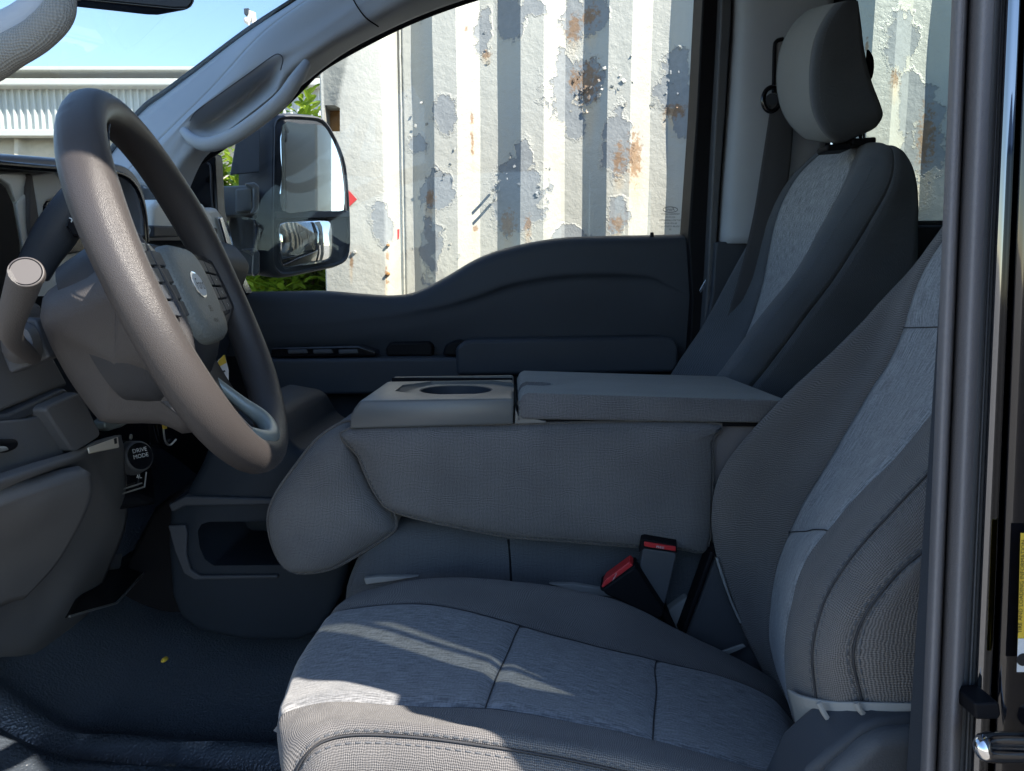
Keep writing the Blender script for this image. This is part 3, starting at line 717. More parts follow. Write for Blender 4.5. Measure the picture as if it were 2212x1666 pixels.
# driver-side B-pillar next to the camera
def strip(name, prof, mat, parent, n=5, solid=.004, zt=.66, zb=-.72):
    rows = []
    tops = [Q(a, 0, y) for (a, b, y) in prof]; bots = [Q(b, 1666, y) for (a, b, y) in prof]
    for q in range(13):
        zz = z_(zb + (zt - zb) * q / 12)
        rows.append([t + (b - t) * ((zz - t.z) / (b.z - t.z)) for t, b in zip(tops, bots)])
    return grid_obj(name, patch_eval(rows, 2, n), mat, parent, solid=solid, angle=70)
strip('b_pillar_bead', [(2056, 1988, .44), (2058, 1990, .415), (2068, 2000, .405), (2082, 2013, .405), (2091, 2021, .414), (2094, 2024, .43)], 'btrim', cab)
strip('b_pillar_cover', [(2092, 2022, .425), (2095, 2026, .412), (2106, 2037, .404), (2122, 2052, .397), (2138, 2064, .399), (2151, 2073, .412), (2160, 2080, .432)], 'btrim', cab)
strip('door_seal', [(2158, 2078, .418), (2162, 2083, .408), (2166, 2090, .407), (2170, 2096, .415)], 'dark2', cab)
strip('pillar_gap', [(2164, 2090, .424), (2182, 2106, .428), (2190, 2116, .424)], 'black', cab)
strip('painted_jamb', [(2168, 2092, .420), (2172, 2098, .405), (2182, 2108, .4015), (2196, 2124, .4010), (2207, 2137, .4025), (2212, 2143, .414)], 'jamb', cab)
strip('painted_jamb', [(2210, 2141, .412), (2214, 2146, .402), (2226, 2156, .399), (2250, 2180, .398), (2330, 2260, .398), (2420, 2350, .40)], 'paint', cab)
box('pillar_core', (.262, .43, z_(-.72)), (.325, .46, z_(.66)), 'dark', cab, .004)
slab('pillar_sun_block', [Vector((x, .31, z_(z))) for x, z in ((.295, -.72), (.365, -.72), (.365, .16), (.34, .135), (.32, .115), (.295, .085))], (0, .118, 0), 'paint', cab, .004)  # unseen outer pillar block, top sloped to shape the sun patch
box('pillar_sun_block', (.285, .402, z_(.08)), (.35, .428, z_(.66)), 'paint', cab, .004)  # unseen upper block, kept thin so sun reaches the trim
box('quarter_shade_edge', (.365, .312, z_(-.72)), (.48, .333, z_(.66)), 'dark', cab, .003)  # unseen strip added to set where the sun slivers begin
box('quarter_shade_header', (.48, .312, z_(.49)), (.66, .333, z_(.66)), 'dark', cab, .003)  # added out of view to cut the far end of the slivers
grid_obj('belt_webbing', patch_eval([[Vector((0.510, .365, z_(.62))), Vector((0.524, .370, z_(.62)))], [Vector((0.522, .365, z_(.35))), Vector((0.537, .370, z_(.35)))], [Vector((0.535, .365, z_(.1))), Vector((0.550, .370, z_(.1)))], [Vector((0.540, .365, z_(-.6))), Vector((0.555, .370, z_(-.6)))]], 4, 2), 'webbing', cab, solid=.0015)
# striker and clip on the jamb
stk = tube('door_striker', [Q(2225, 1598, .385), Q(2140, 1598, .372), Q(2122, 1606, .366), Q(2124, 1622, .364), Q(2140, 1630, .366), Q(2225, 1632, .380)], .0042, M['chrome'], cab, 10, 6)
slab('rubber_clip', L([(2105, 1520), (2160, 1518), (2164, 1545), (2158, 1556), (2108, 1556)], .385), (0, .02, 0), 'black', cab, .002)
lb = slab('loading_label', L([(2206, 1152), (2270, 1152), (2262, 1452), (2198, 1452), (2200, 1380)], .3885), (0, .0006, 0), 'yellow', cab, 0)
slab('label_foot', L([(2200, 1380), (2262, 1380), (2262, 1452), (2197, 1452)], .3880), (0, .0004, 0), 'paper', lb, 0)
text_mesh('label_text', 'TIRE AND LOADING INFORMATION', Q(2207, 1268, .3878), (-.045, 0, 1), (-1, 0, -.045), .0032, 'ink', lb, 0.0001, xs=1.02)
cyl('tyre_symbol', Q(2210, 1425, .3878), (0, -1, 0), .0036, .0003, 'ink', lb, 24, 0)
# driver grab handle at the top left of the opening
dg_ = tube('grab_handle', [Vector((-.90, .42, z_(.30))), Q(-420, 320, .60), Q(-120, 150, .62), Q(-40, 108, .60), Q(20, 77, .59), Q(70, 50, .59), Q(104, 12, .59), Q(112, -40, .60), Q(112, -140, .62), Vector((-.36, .50, z_(.545))), Vector((-.42, .37, z_(.575)))], [.014, .015, .016, .0165, .0165, .0165, .0155, .0155, .016, .015, .014], M['grey'], cab, 16, 8)
tube('handle_grip', [Q(-160, 200, .61), Q(-40, 150, .578), Q(20, 112, .57), Q(80, 76, .57), Q(124, 30, .572), Q(137, -20, .58), Q(137, -140, .60)], [.011, .012, .012, .0115, .011, .009, .008], M['headfront'], dg_, 14, 8)
# rear-view mirror, ceiling sensor
rvm = thing('rear_view_mirror', 'dark rear-view mirror hanging at the top of the windscreen', 'mirror', Q(330, -40, 1.15))
slab('housing', L([(170, -70), (425, -60), (421, 4), (414, 17), (400, 23), (372, 22), (180, 1)], 1.15), (-.05, .02, 0), 'gblack', rvm, .006)
slab('mirror_reflection_plate', L([(185, -60), (416, -52), (413, 4), (404, 15), (372, 15), (185, -4)], 1.1475), (0, .002, 0), 'dark', rvm, .001)  # dark colour stands in for the dark cabin the mirror reflects
tube('mirror_stem', [Q(330, -40, 1.18), Q(345, -90, 1.20), Vector((-.42, 1.2, z_(.83)))], .012, M['dark'], rvm, 10, 4)
sn = Q(556, -14, 1.30)
tag(loft('sensor_cover', [[sn + Vector((math.cos(a) * .034 * s, math.sin(a) * .034 * s, dzz)) for a in [i * math.pi / 10 for i in range(20)]] for (s, dzz) in ((.3, -.0), (.75, .004), (1, .015), (1.05, .14))], 'dark2'), 'round grey sensor cover at the top of the windscreen', 'sensor')

# ================================================================== PASSENGER DOOR
door = thing('passenger_door', 'dark charcoal passenger door panel with armrest and raised window line', 'door', Q(1000, 1000, 1.9))
DU = [480, 530, 620, 700, 790, 850, 900, 960, 1030, 1100, 1200, 1300, 1400, 1440, 1500]
DT = [632, 632, 631, 630, 637, 640, 632, 602, 561, 536, 517, 512, 510, 509, 507]
DCR = [700, 700, 700, 698, 690, 685, 676, 664, 643, 618, 600, 595, 599, 615, 640]
DS = [0, 0, 0, 0, .1, .2, .35, .6, .85, 1, 1, 1, .9, .4, 0]
rows = [[Q(u, v - 2, 1.95) for u, v in zip(DU, DT)], [Q(u, v, 1.90) for u, v in zip(DU, DT)], [Q(u, v + 3, 1.878) for u, v in zip(DU, DT)], [Q(u, v + 14, 1.864) for u, v in zip(DU, DT)],
        [Q(u, (v + c) / 2, 1.860) for u, v, c in zip(DU, DT, DCR)],
        [Q(u, c - 7, 1.857) for u, c in zip(DU, DCR)], [Q(u, c + 7, 1.857 + .008 * s) for u, c, s in zip(DU, DCR, DS)],
        [Q(u, c + 40, 1.862 + .006 * s) for u, c, s in zip(DU, DCR, DS)], [Q(u, 770, 1.880) for u in DU], [Q(u, 850, 1.885) for u in DU], [Q(u, 1150, 1.87) for u in DU]]
grid_obj('door_panel', patch_eval(rows, 5, 4), 'dark', door, solid=.01, angle=60)
slab('armrest_shelf', L([(560, 778), (1000, 773), (1000, 800), (992, 838), (980, 848), (570, 856)], 1.765), (0, .125, 0), 'dark', door, .010, 4)
slab('armrest_pad', L([(984, 752), (1000, 738), (1020, 735), (1440, 728), (1460, 734), (1467, 750), (1466, 790), (1455, 805), (986, 812)], 1.755), (0, .12, 0), 'dark', door, .014, 4)
slab('door_handle', L([(833, 752), (842, 740), (926, 739), (935, 749), (934, 770), (834, 770)], 1.83), (0, .05, 0), 'black', door, .006)
slab('switch_plate', L([(585, 752), (775, 747), (812, 759), (812, 770), (585, 772)], 1.80), (0, .06, 0), 'gblack', door, .005)
for q in range(3): slab('window_switch', L([(620 + q * 55, 756), (660 + q * 55, 755), (664 + q * 55, 764), (622 + q * 55, 765)], 1.792), (0, .02, 0), 'dark2', door, .003)
slab('pull_pocket', L([(955, 768), (962, 745), (982, 737), (1000, 737), (990, 770)], 1.79), (0, .06, 0), 'black', door, .006)
lk = cyl('lock_base', Q(1408, 520, 1.885), (0, 0, 1), .013, .005, 'black', door)
cyl('lock_knob', Q(1408, 518, 1.885), (0, 0, 1), .0055, .018, 'black', door, 16, .002, .0045)
slab('sail_panel', L([(380, 362), (462, 327), (465, 345), (470, 450), (496, 560), (532, 634), (500, 660), (430, 560), (396, 430)], 1.85), (0, .05, 0), 'gblack', door, .004)
tube('sail_highlight', [Q(448, 352, 1.846), Q(455, 362, 1.846), Q(457, 420, 1.846), Q(462, 480, 1.846)], .0025, M['dark2'], door, 6, 4)  # painted highlight: a paler line on the black panel
slab('window_frame', L([(1522, -80), (1562, -80), (1546, 250), (1532, 500), (1518, 720), (1500, 820), (1488, 820), (1494, 640), (1487, 508), (1505, 250)], 1.835), (0, .10, 0), 'black', door, .006)
wg = slab('window_glass', L([(385, 375), (442, 343), (545, 276), (628, 212), (748, 115), (945, 21), (1200, -60), (1530, -90), (1512, 180), (1492, 520), (1490, 660), (700, 660), (520, 660), (450, 520)], 1.93), (0, .004, 0), 'glass', door, 0)
# etched maker's mark in the corner of the glass
ec = Q(1448, 453, 1.928)
tube('etched_oval', [ec + Vector((math.cos(a) * .0185, 0, math.sin(a) * .0068)) for a in [i * math.pi / 10 for i in range(20)]], .0007, M['ink'], wg, 6, 2, closed=True)
text_mesh('etched_script', 'Ford', ec + Vector((0, -.0006, 0)), (-1, 0, 0), (0, 0, 1), .012, 'ink', wg, 0, shear=.35)
for q, (s, wd) in enumerate((('TEMPERED SAFETY', .9), ('AS2 M100', .5), ('DOT 876 LAMINATED', .85), ('E6 43R 00199', .7), ('SOLAR CONTROL', .8), ('23', .2))):
    text_mesh('etched_text', s, Q(1448, 463 + q * 6.6, 1.9274), (-1, 0, 0), (0, 0, 1), .0058, 'ink', wg, 0)
bk = Q(1448, 482, 1.9296)
# exterior skin of the door
box('door_skin', (Q(480, 640, 2.0).x, 1.985, z_(-.75)), (Q(1500, 640, 2.0).x, 2.005, z_(-.02)), 'paint', door, .008)

# passenger rear door, seen right of the far headrest
rd = thing('rear_door', 'dark rear passenger door sill and window behind the far seat', 'door', Q(2020, 700, 1.9))
slab('door_panel', L([(1690, 487), (2300, 484), (2300, 900), (1690, 900)], 1.88), (0, .10, 0), 'dark', rd, .012)
slab('sill_trim', L([(1690, 478), (2300, 475), (2300, 486), (1690, 488)], 1.90), (0, .06, 0), 'dark2', rd, .003)
slab('window_glass', L([(1780, -120), (2400, -120), (2400, 480), (1780, 480)], 1.95), (0, .004, 0), 'tint', rd, 0)
slab('window_frame', L([(1700, -120), (1852, -120), (1852, 40), (1850, 487), (1700, 487)], 1.86), (0, .06, 0), 'dark', rd, .006)

# ================================================================== SIDE MIRROR
sm = thing('side_mirror', 'large black towing mirror outside the passenger window with stacked glasses', 'mirror', Q(560, 590, 2.15))
def ym(u): return 2.14 + (u - 585) / 170 * .17
def LM(pts, off=0): return [Q(u, v, ym(u) + off) for u, v in pts]
face_o = round_outline([(588, 300), (590, 262), (608, 247), (660, 248), (695, 255), (718, 285), (742, 340), (751, 400), (755, 480), (754, 545), (738, 572), (690, 584), (620, 598), (596, 592), (586, 560), (586, 420)], 3)
fo = LM(face_o)
def shift(lp, vec, s=1.0):
    c = sum(lp, Vector()) / len(lp); return [c + (p - c) * s + Vector(vec) for p in lp]
loft('housing', [shift(fo, (0, 0, 0), .985), shift(fo, (-.012, .004, 0), 1.01), shift(fo, (-.06, .02, 0), .99), shift(fo, (-.115, .03, -.005), .90), shift(fo, (-.135, .035, -.005), .7)], 'dark', sm, angle=50)
loft('bezel', [shift(LM(face_o), (.004, -.004, 0), .985), shift(LM(face_o), (.006, -.006, 0), .965), shift(LM(face_o), (.000, .000, 0), .94), shift(LM(face_o), (-.012, .008, 0), .93)], 'dark2', sm, cap=False, angle=60)
ug = round_outline([(598, 275), (640, 270), (688, 272), (708, 290), (732, 342), (742, 400), (745, 453), (670, 456), (598, 457), (597, 380)], 3)
def piv(lp, a, t=0):      # glass plates swivel inside the housing
    c = sum(lp, Vector()) / len(lp); R = Matrix.Rotation(a, 3, 'Z') @ Matrix.Rotation(t, 3, 'X'); return [c + R @ (p - c) for p in lp]
gpl = slab('mirror_glass', shift(piv(LM(ug), math.radians(8)), (.011, -.010, 0)), (-.003, .003, 0), 'mirror', sm, 0)
lg = round_outline([(600, 482), (650, 477), (700, 474), (716, 480), (717, 520), (714, 556), (690, 567), (640, 575), (606, 580), (599, 530)], 3)
c0 = sum(LM(lg), Vector()) / len(lg)
lgl = LM(lg); nrm = (lgl[8] - lgl[0]).cross(lgl[16] - lgl[0]).normalized()
if nrm.dot(CAMP - c0) < 0: nrm = -nrm
rings = []
for s in (1.0, .9, .8, .7, .6, .5, .4, .3, .2, .1, .03): rings.append([c0 + (p - c0) * s + nrm * (.022 - ((p - c0) * s).length_squared / .55) for p in lgl])
loft('convex_glass', rings, 'mirror', sm, cap=True, angle=179)
slab('glass_divider', shift(LM([(592, 458), (750, 456), (752, 470), (592, 474)]), (.008, -.007, 0)), (-.01, .008, 0), 'dark2', sm, .003)
slab('side_panel_insert', L([(510, 304), (561, 262), (561, 372), (497, 378)], 2.115), (-.004, .008, 0), 'dark', sm, .003)
arm = [((470, 402), (540, 400), (540, 465), (470, 470), 2.06), ((505, 540), (548, 540), (548, 592), (512, 594), 2.08)]
for k_, a in enumerate(arm):
    o = slab('mirror_arm', L(a[:4], a[4]), (-.02, .14, 0), 'tray' if k_ == 0 else 'dark2', sm, .006)
slab('arm_sleeve', L([(508, 408), (544, 404), (546, 456), (508, 460)], 2.045), (-.02, .10, 0), 'tray', sm, .006)
slab('arm_bracket', L([(528, 396), (550, 393), (560, 402), (560, 455), (552, 464), (538, 462), (546, 450), (546, 408)], 2.035), (-.02, .05, 0), 'tray', sm, .005)
slab('arm_bracket', L([(520, 538), (550, 536), (561, 545), (561, 590), (550, 598), (544, 590), (546, 552)], 2.05), (-.02, .05, 0), 'dark2', sm, .005)
loft('arm_hinge', [L([(497, 462), (540, 458), (552, 480), (552, 545), (500, 545), (491, 500)], 2.10), L([(497, 462), (540, 458), (556, 480), (560, 555), (500, 550), (488, 500)], 2.20)], 'dark', sm, bevel=.008)
# ================================================================== PASSENGER SEAT
ps = thing('passenger_seat', 'far charcoal cloth seat with lighter heather insert and headrest', 'seat', Q(1650, 1100, 1.55))
PB = [
 [(1400, 900, 1.74), (1503, 900, 1.60), (1504, 900, 1.47), (1480, 900, 1.37), (1570, 900, 1.335), (1790, 900, 1.36)],
 [(1455, 800, 1.745), (1573, 800, 1.60), (1574, 800, 1.47), (1562, 800, 1.37), (1655, 800, 1.335), (1870, 800, 1.36)],
 [(1520, 700, 1.745), (1618, 700, 1.66), (1642, 697, 1.47), (1640, 692, 1.37), (1738, 690, 1.335), (1935, 700, 1.36)],
 [(1575, 600, 1.745), (1648, 598, 1.68), (1722, 600, 1.47), (1714, 595, 1.37), (1812, 590, 1.335), (1976, 600, 1.36)],
 [(1637, 490, 1.745), (1672, 480, 1.68), (1778, 480, 1.475), (1790, 470, 1.375), (1880, 480, 1.34), (1984, 480, 1.365)],
 [(1694, 400, 1.735), (1710, 395, 1.68), (1818, 400, 1.475), (1838, 392, 1.38), (1925, 395, 1.345), (1979, 390, 1.37)],
 [(1742, 350, 1.71), (1756, 343, 1.66), (1840, 345, 1.485), (1866, 337, 1.40), (1932, 335, 1.37), (1958, 337, 1.39)],
 [(1788, 324, 1.67), (1800, 317, 1.63), (1852, 313, 1.50), (1882, 308, 1.44), (1920, 310, 1.42), (1936, 318, 1.43)],
 [(1815, 322, 1.66), (1825, 318, 1.64), (1862, 316, 1.56), (1890, 314, 1.53), (1915, 318, 1.52), (1925, 326, 1.53)]]
NT = 10
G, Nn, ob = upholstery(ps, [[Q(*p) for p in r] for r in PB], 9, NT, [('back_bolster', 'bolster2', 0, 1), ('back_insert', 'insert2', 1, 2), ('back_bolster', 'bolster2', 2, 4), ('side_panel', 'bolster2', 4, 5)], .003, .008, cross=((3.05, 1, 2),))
for sft in (1, -1):
    a, b = seam_line(G, Nn, 4, NT, sft, 2, 52); stitches('seam_stitching', a, b, ob[2])
a, b = seam_line(G, Nn, 3, NT, 4, 2, 50); stitches('seam_stitching', a, b, ob[2])
# closed rear shell
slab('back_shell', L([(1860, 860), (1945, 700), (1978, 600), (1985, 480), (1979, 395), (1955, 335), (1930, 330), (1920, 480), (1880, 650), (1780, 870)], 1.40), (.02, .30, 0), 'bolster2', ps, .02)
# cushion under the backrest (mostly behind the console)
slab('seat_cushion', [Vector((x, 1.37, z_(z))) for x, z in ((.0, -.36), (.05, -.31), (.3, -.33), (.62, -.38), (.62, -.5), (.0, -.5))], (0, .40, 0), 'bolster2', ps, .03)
HR = [
 [(1770, 16, 1.62), (1800, 9, 1.53), (1818, 6, 1.47), (1835, 4, 1.44), (1852, 4, 1.45)],
 [(1742, 24, 1.645), (1772, 16, 1.52), (1795, 12, 1.45), (1822, 6, 1.425), (1854, 6, 1.435)],
 [(1708, 58, 1.66), (1740, 60, 1.52), (1763, 60, 1.445), (1790, 58, 1.415), (1861, 58, 1.43)],
 [(1685, 108, 1.665), (1722, 112, 1.52), (1747, 112, 1.44), (1775, 112, 1.41), (1867, 108, 1.43)],
 [(1677, 170, 1.665), (1718, 175, 1.52), (1743, 178, 1.44), (1770, 178, 1.41), (1881, 170, 1.43)],
 [(1684, 226, 1.66), (1723, 235, 1.52), (1749, 238, 1.44), (1778, 238, 1.41), (1902, 226, 1.43)],
 [(1704, 268, 1.645), (1742, 275, 1.52), (1768, 280, 1.45), (1800, 282, 1.42), (1907, 250, 1.435)],
 [(1735, 298, 1.62), (1768, 302, 1.52), (1792, 304, 1.47), (1822, 304, 1.45), (1895, 272, 1.45)],
 [(1750, 304, 1.60), (1780, 308, 1.54), (1800, 310, 1.51), (1828, 306, 1.50), (1882, 282, 1.50)]]
hr_core = loft('headrest', [[Q(u, v, 1.60) for u, v in round_outline([(1790, 14), (1850, 10), (1862, 60), (1872, 150), (1898, 235), (1870, 275), (1800, 298), (1750, 285), (1715, 240), (1705, 170), (1715, 100), (1745, 45)], 2)], [Q(u, v, 1.45) for u, v in round_outline([(1790, 14), (1850, 10), (1862, 60), (1872, 150), (1898, 235), (1870, 275), (1800, 298), (1765, 285), (1752, 240), (1748, 170), (1752, 100), (1770, 45)], 2)]], 'bolster2', ps)
hc_ = sum((v.co for v in hr_core.data.vertices), Vector()) / len(hr_core.data.vertices)
for v in hr_core.data.vertices: v.co = hc_ + (v.co - hc_) * .90
G2 = patch_eval([[Q(*p) for p in r] for r in HR], 6, 8); N2 = grid_normals(G2); uv2 = grid_uv(G2)
hf = grid_obj('headrest_front', G2, 'headfront', hr_core, 0, 18, solid=.008, uvs=uv2)
hs = grid_obj('headrest_side', G2, 'bolster2', hr_core, 18, 32, solid=.008, uvs=uv2)
a, b = seam_line(G2, N2, 2, 8, 8, 6, 44); stitches('headrest_stitching', a, b, hr_core)
for (u, v) in ((1800, 300), (1862, 292)): cyl('headrest_post', Q(u, v + 26, 1.50), (-.05, 0, 1), .006, .06, 'chrome', ps, 16)
for (u, v) in ((1812, 318), (1866, 305)): slab('post_guide', L([(u - 26, v - 6), (u + 28, v - 10), (u + 28, v + 4), (u - 24, v + 8)], 1.46), (0, .05, 0), 'black', ps, .004)
loft('headrest_back_cap', [[Q(u, v, y) for u, v in round_outline([(1872, 108), (1886, 122), (1888, 150), (1882, 172), (1872, 165)], 3)] for y in (1.48, 1.58)], 'gblack', hr_core)

# ================================================================== MIDDLE SEAT folded down as console
con = thing('centre_console', 'fold-down middle seat in charcoal weave with cup holder tray and armrest lid', 'console', Q(1100, 1250, 1.15))
bo = [(752, 928), (1100, 921), (1530, 914), (1542, 960), (1543, 1060), (1532, 1188), (1470, 1190), (1380, 1186), (1230, 1174), (1100, 1164), (980, 1142), (890, 1122), (838, 1104), (815, 1080), (795, 1045), (772, 990)]
bpts = spline([Q(u, v, 1.0) for u, v in bo], 4, True)
cmid = sum(bpts, Vector()) / len(bpts)
def inset(lp, d, dy):
    c = sum(lp, Vector()) / len(lp); out = []
    n = len(lp)
    for i, p in enumerate(lp):
        t = (lp[(i + 1) % n] - lp[i - 1]).normalized(); nn = Vector((-t.z, 0, t.x))
        if nn.dot(c - p) < 0: nn = -nn
        out.append(p + nn * d + Vector((0, dy, 0)))
    return out
def rsc(lp, s, dy):
    c = sum(lp, Vector()) / len(lp); return [c + (p - c) * s + Vector((0, dy, 0)) for p in lp]
loft('folded_backrest', [rsc(bpts, .25, -.011), rsc(bpts, .6, -.009), rsc(bpts, .85, -.005), inset(bpts, .006, .0), inset(bpts, .001, .008), inset(bpts, 0, .02), inset(bpts, 0, .30), inset(bpts, .012, .315)], 'console', con, angle=70)
sN = [Vector((0, -1, 0))] * 400
sl_ = inset(bpts, .004, .001); 
stitches('edge_stitching', [p for p in sl_[20:64]], sN, con)
tube('edge_piping', inset(bpts, -.0005, .011), .0022, M['bolster'], con, 6, 1, closed=True)
slab('hinge_cover', L([(1536, 914), (1622, 916), (1640, 920), (1590, 1010), (1552, 1130), (1540, 1180)], 1.02), (0, .28, 0), 'btrim', con, .006)
# tray with cup holder
tr_o = L([(755, 927), (757, 900), (764, 884), (778, 866), (1108, 861), (1110, 866), (1108, 917)], 1.0)
tray = slab('cup_holder_tray', tr_o, (0, .30, 0), 'tray', con, .006, 3)
zt_ = Q(940, 866, 1.0).z
chx, chy = Q(985, 842, 1.14).x, 1.14
bake(tray)
def octo(rx, ry, cx_, cy_, z0, h):
    return slab('cutter', [Vector((cx_ + a * rx, cy_ + b * ry, z0)) for a, b in ((-1, -.45), (-.55, -1), (.55, -1), (1, -.45), (1, .45), (.55, 1), (-.55, 1), (-1, .45))], (0, 0, h), 'tray', None, 0)
cut(tray, [octo(.092, .082, chx + .004, chy - .004, zt_ - .0028, .05), cyl('cutter', (chx, chy, zt_ - .065), (0, 0, 1), .057, .1, 'tray', None, 40, 0),
           box('cutter', (Q(842, 812, 1.27).x, 1.222, zt_ - .02), (Q(1108, 812, 1.27).x, 1.288, zt_ + .05), 'tray', None, 0)])
bx2 = box('tray_slot_shade', (Q(842, 812, 1.27).x + .001, 1.223, zt_ - .0195), (Q(1108, 812, 1.27).x - .001, 1.2875, zt_ - .0175), 'black', con, 0)  # black plate paints the shade at the bottom of the slot
box('tray_slot_shade', (Q(842, 812, 1.27).x + .001, 1.2855, zt_ - .017), (Q(1108, 812, 1.27).x - .001, 1.2875, zt_ - .0006), 'black', con, 0)  # black plate paints the shade on the slot's far wall
ring = [[Vector((chx + math.cos(a) * r_, chy + math.sin(a) * r_, z0_)) for a in [i * math.pi / 20 for i in range(40)]] for r_, z0_ in ((.0568, zt_ - .0634), (.0568, zt_ - .0035), (.0545, zt_ - .0035), (.0520, zt_ - .0634))]
loft('cup_shade_wall', ring, 'dark', con, cap=False, angle=60)  # dark wall colour stands in for shade inside the cup hole
cyl('cup_shade_floor', (chx, chy, zt_ - .0645), (0, 0, 1), .056, .002, 'dark', con, 32, 0)  # dark disc paints the shaded bottom of the cup hole
# armrest lid with finger notch
lid_o = L([(1121, 900), (1120, 870), (1128, 853), (1140, 848), (1400, 856), (1700, 864), (1712, 880), (1700, 912), (1640, 914), (1130, 906)], 1.0)
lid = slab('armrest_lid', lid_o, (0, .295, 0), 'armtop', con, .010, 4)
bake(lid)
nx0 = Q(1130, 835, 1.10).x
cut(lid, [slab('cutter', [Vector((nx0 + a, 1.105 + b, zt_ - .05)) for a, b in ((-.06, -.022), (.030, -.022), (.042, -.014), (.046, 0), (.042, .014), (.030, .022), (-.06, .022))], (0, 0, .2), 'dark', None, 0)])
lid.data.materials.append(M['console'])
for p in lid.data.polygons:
    if p.normal.y < -.6: p.material_index = 1  # front face gets the darker weave, the top keeps the sky-lit tone
slab('lid_latch', [Vector((nx0 + a, 1.105 + b, zt_ - .03)) for a, b in ((-.022, -.019), (.030, -.019), (.040, 0), (.030, .019), (-.022, .019))], (0, 0, .012), 'dark2', con, .002)
a0 = L([(1122, 866), (1121, 902)], .9985); stitches('lid_stitching', spline(a0, 6), sN, con)
slab('lid_gap_shade', L([(1113, 906), (1640, 914), (1640, 922), (1113, 918)], 1.012), (0, .27, 0), 'black', con, .001)  # black strip stands in for the shaded gap under the lid
slab('lid_hinge_tab', L([(1113, 880), (1120, 898), (1180, 910), (1180, 914), (1112, 916)], 1.004), (0, .26, 0), 'tray', con, .001)
# head cushion hanging at the front end
ho = [(752, 918), (715, 928), (670, 962), (628, 1015), (588, 1072), (569, 1120), (572, 1170), (590, 1218), (618, 1245), (660, 1250), (715, 1238), (775, 1205), (830, 1170), (850, 1148), (842, 1112), (812, 1072), (788, 1020), (768, 960)]
hp = spline([Q(u, v, 1.02) for u, v in ho], 4, True)
hcush = loft('head_cushion', [rsc(hp, .1, -.026), rsc(hp, .4, -.024), rsc(hp, .65, -.018), rsc(hp, .82, -.009), inset(hp, .008, .003), inset(hp, .001, .022), inset(hp, 0, .04), inset(hp, 0, .24), inset(hp, .01, .27)], 'console', con, angle=80)
stitches('cushion_stitching', inset(hp, .003, .012)[28:58], sN, con, length=.007)
tube('cushion_piping', inset(hp, -.0005, .024), .0024, M['bolster'], con, 6, 1, closed=True)
# cushion of the middle seat below
mo = [(742, 1300), (748, 1262), (772, 1205), (800, 1170), (860, 1140), (1000, 1130), (1400, 1165), (1600, 1190), (1620, 1420), (900, 1420), (735, 1400)]
mp_ = spline([Q(u, v, 1.05) for u, v in mo], 3, True)
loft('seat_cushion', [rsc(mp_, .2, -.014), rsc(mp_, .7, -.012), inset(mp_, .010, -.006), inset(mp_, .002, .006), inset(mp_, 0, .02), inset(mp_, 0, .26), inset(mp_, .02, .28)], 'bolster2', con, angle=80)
tube('cushion_seam', [Q(1098, 1165, 1.040), Q(1101, 1200, 1.038), Q(1104, 1255, 1.036)], .0018, M['black'], con, 6, 4)
for pts in ([(785, 1250), (820, 1246), (905, 1246), (850, 1256), (790, 1264)], [(1185, 1262), (1240, 1262), (1312, 1274), (1330, 1292), (1260, 1284)]):
    slab('cloth_underlay', L(pts, 1.028), (0, .01, 0), 'liner', con, .002)

# buckles
def buckle(label, body, top, btn, y, mat):
    t = thing('seat_belt_buckle', label, 'buckle', Q(*body[2], y), 'seat belt buckles between the seats')
    slab('body', L(body, y), (.004, .022, .004), mat, t, .0035)
    slab('red_button', L(btn, y - .001), (.004, .020, .003), 'red', t, .0015)
    c_ = sum((Q(*p, y) for p in btn), Vector()) / len(btn); d_ = (Q(*btn[1], y) - Q(*btn[0], y)).normalized()
    text_mesh('press_text', 'PRESS', c_ + Vector((0, -.0022, 0)), d_ if d_.x > 0 else -d_, (0, 0, 1), .0045, 'white', t)
    slab('collar', L(top, y + .001), (.004, .022, .004), 'black', t, .002)
    return t
b1 = buckle('upright grey seat belt buckle with red button under the console', [(1389, 1184), (1458, 1194), (1462, 1202), (1440, 1296), (1432, 1316), (1408, 1306), (1384, 1250), (1382, 1220)], [(1384, 1166), (1392, 1164), (1462, 1178), (1463, 1196), (1386, 1188), (1380, 1196)], [(1391, 1171), (1460, 1182), (1460, 1192), (1391, 1181)], .978, 'dark2')
b2 = buckle('tilted black seat belt buckle with red button beside the driver cushion', [(1299, 1274), (1369, 1226), (1378, 1232), (1436, 1322), (1430, 1336), (1412, 1340), (1332, 1296), (1308, 1286)], [(1296, 1266), (1302, 1262), (1372, 1220), (1376, 1228), (1304, 1280), (1297, 1276)], [(1299, 1268), (1308, 1252), (1360, 1214), (1368, 1222), (1302, 1271)], .962, 'black')
tube('stalk', [Q(1428, 1318, .985), Q(1442, 1340, .985), Q(1460, 1380, .985)], .007, M['black'], b2, 8, 4)
tube('stalk', [Q(1424, 1300, 1.01), Q(1436, 1330, 1.01), Q(1450, 1380, 1.01)], .008, M['black'], b1, 8, 4)

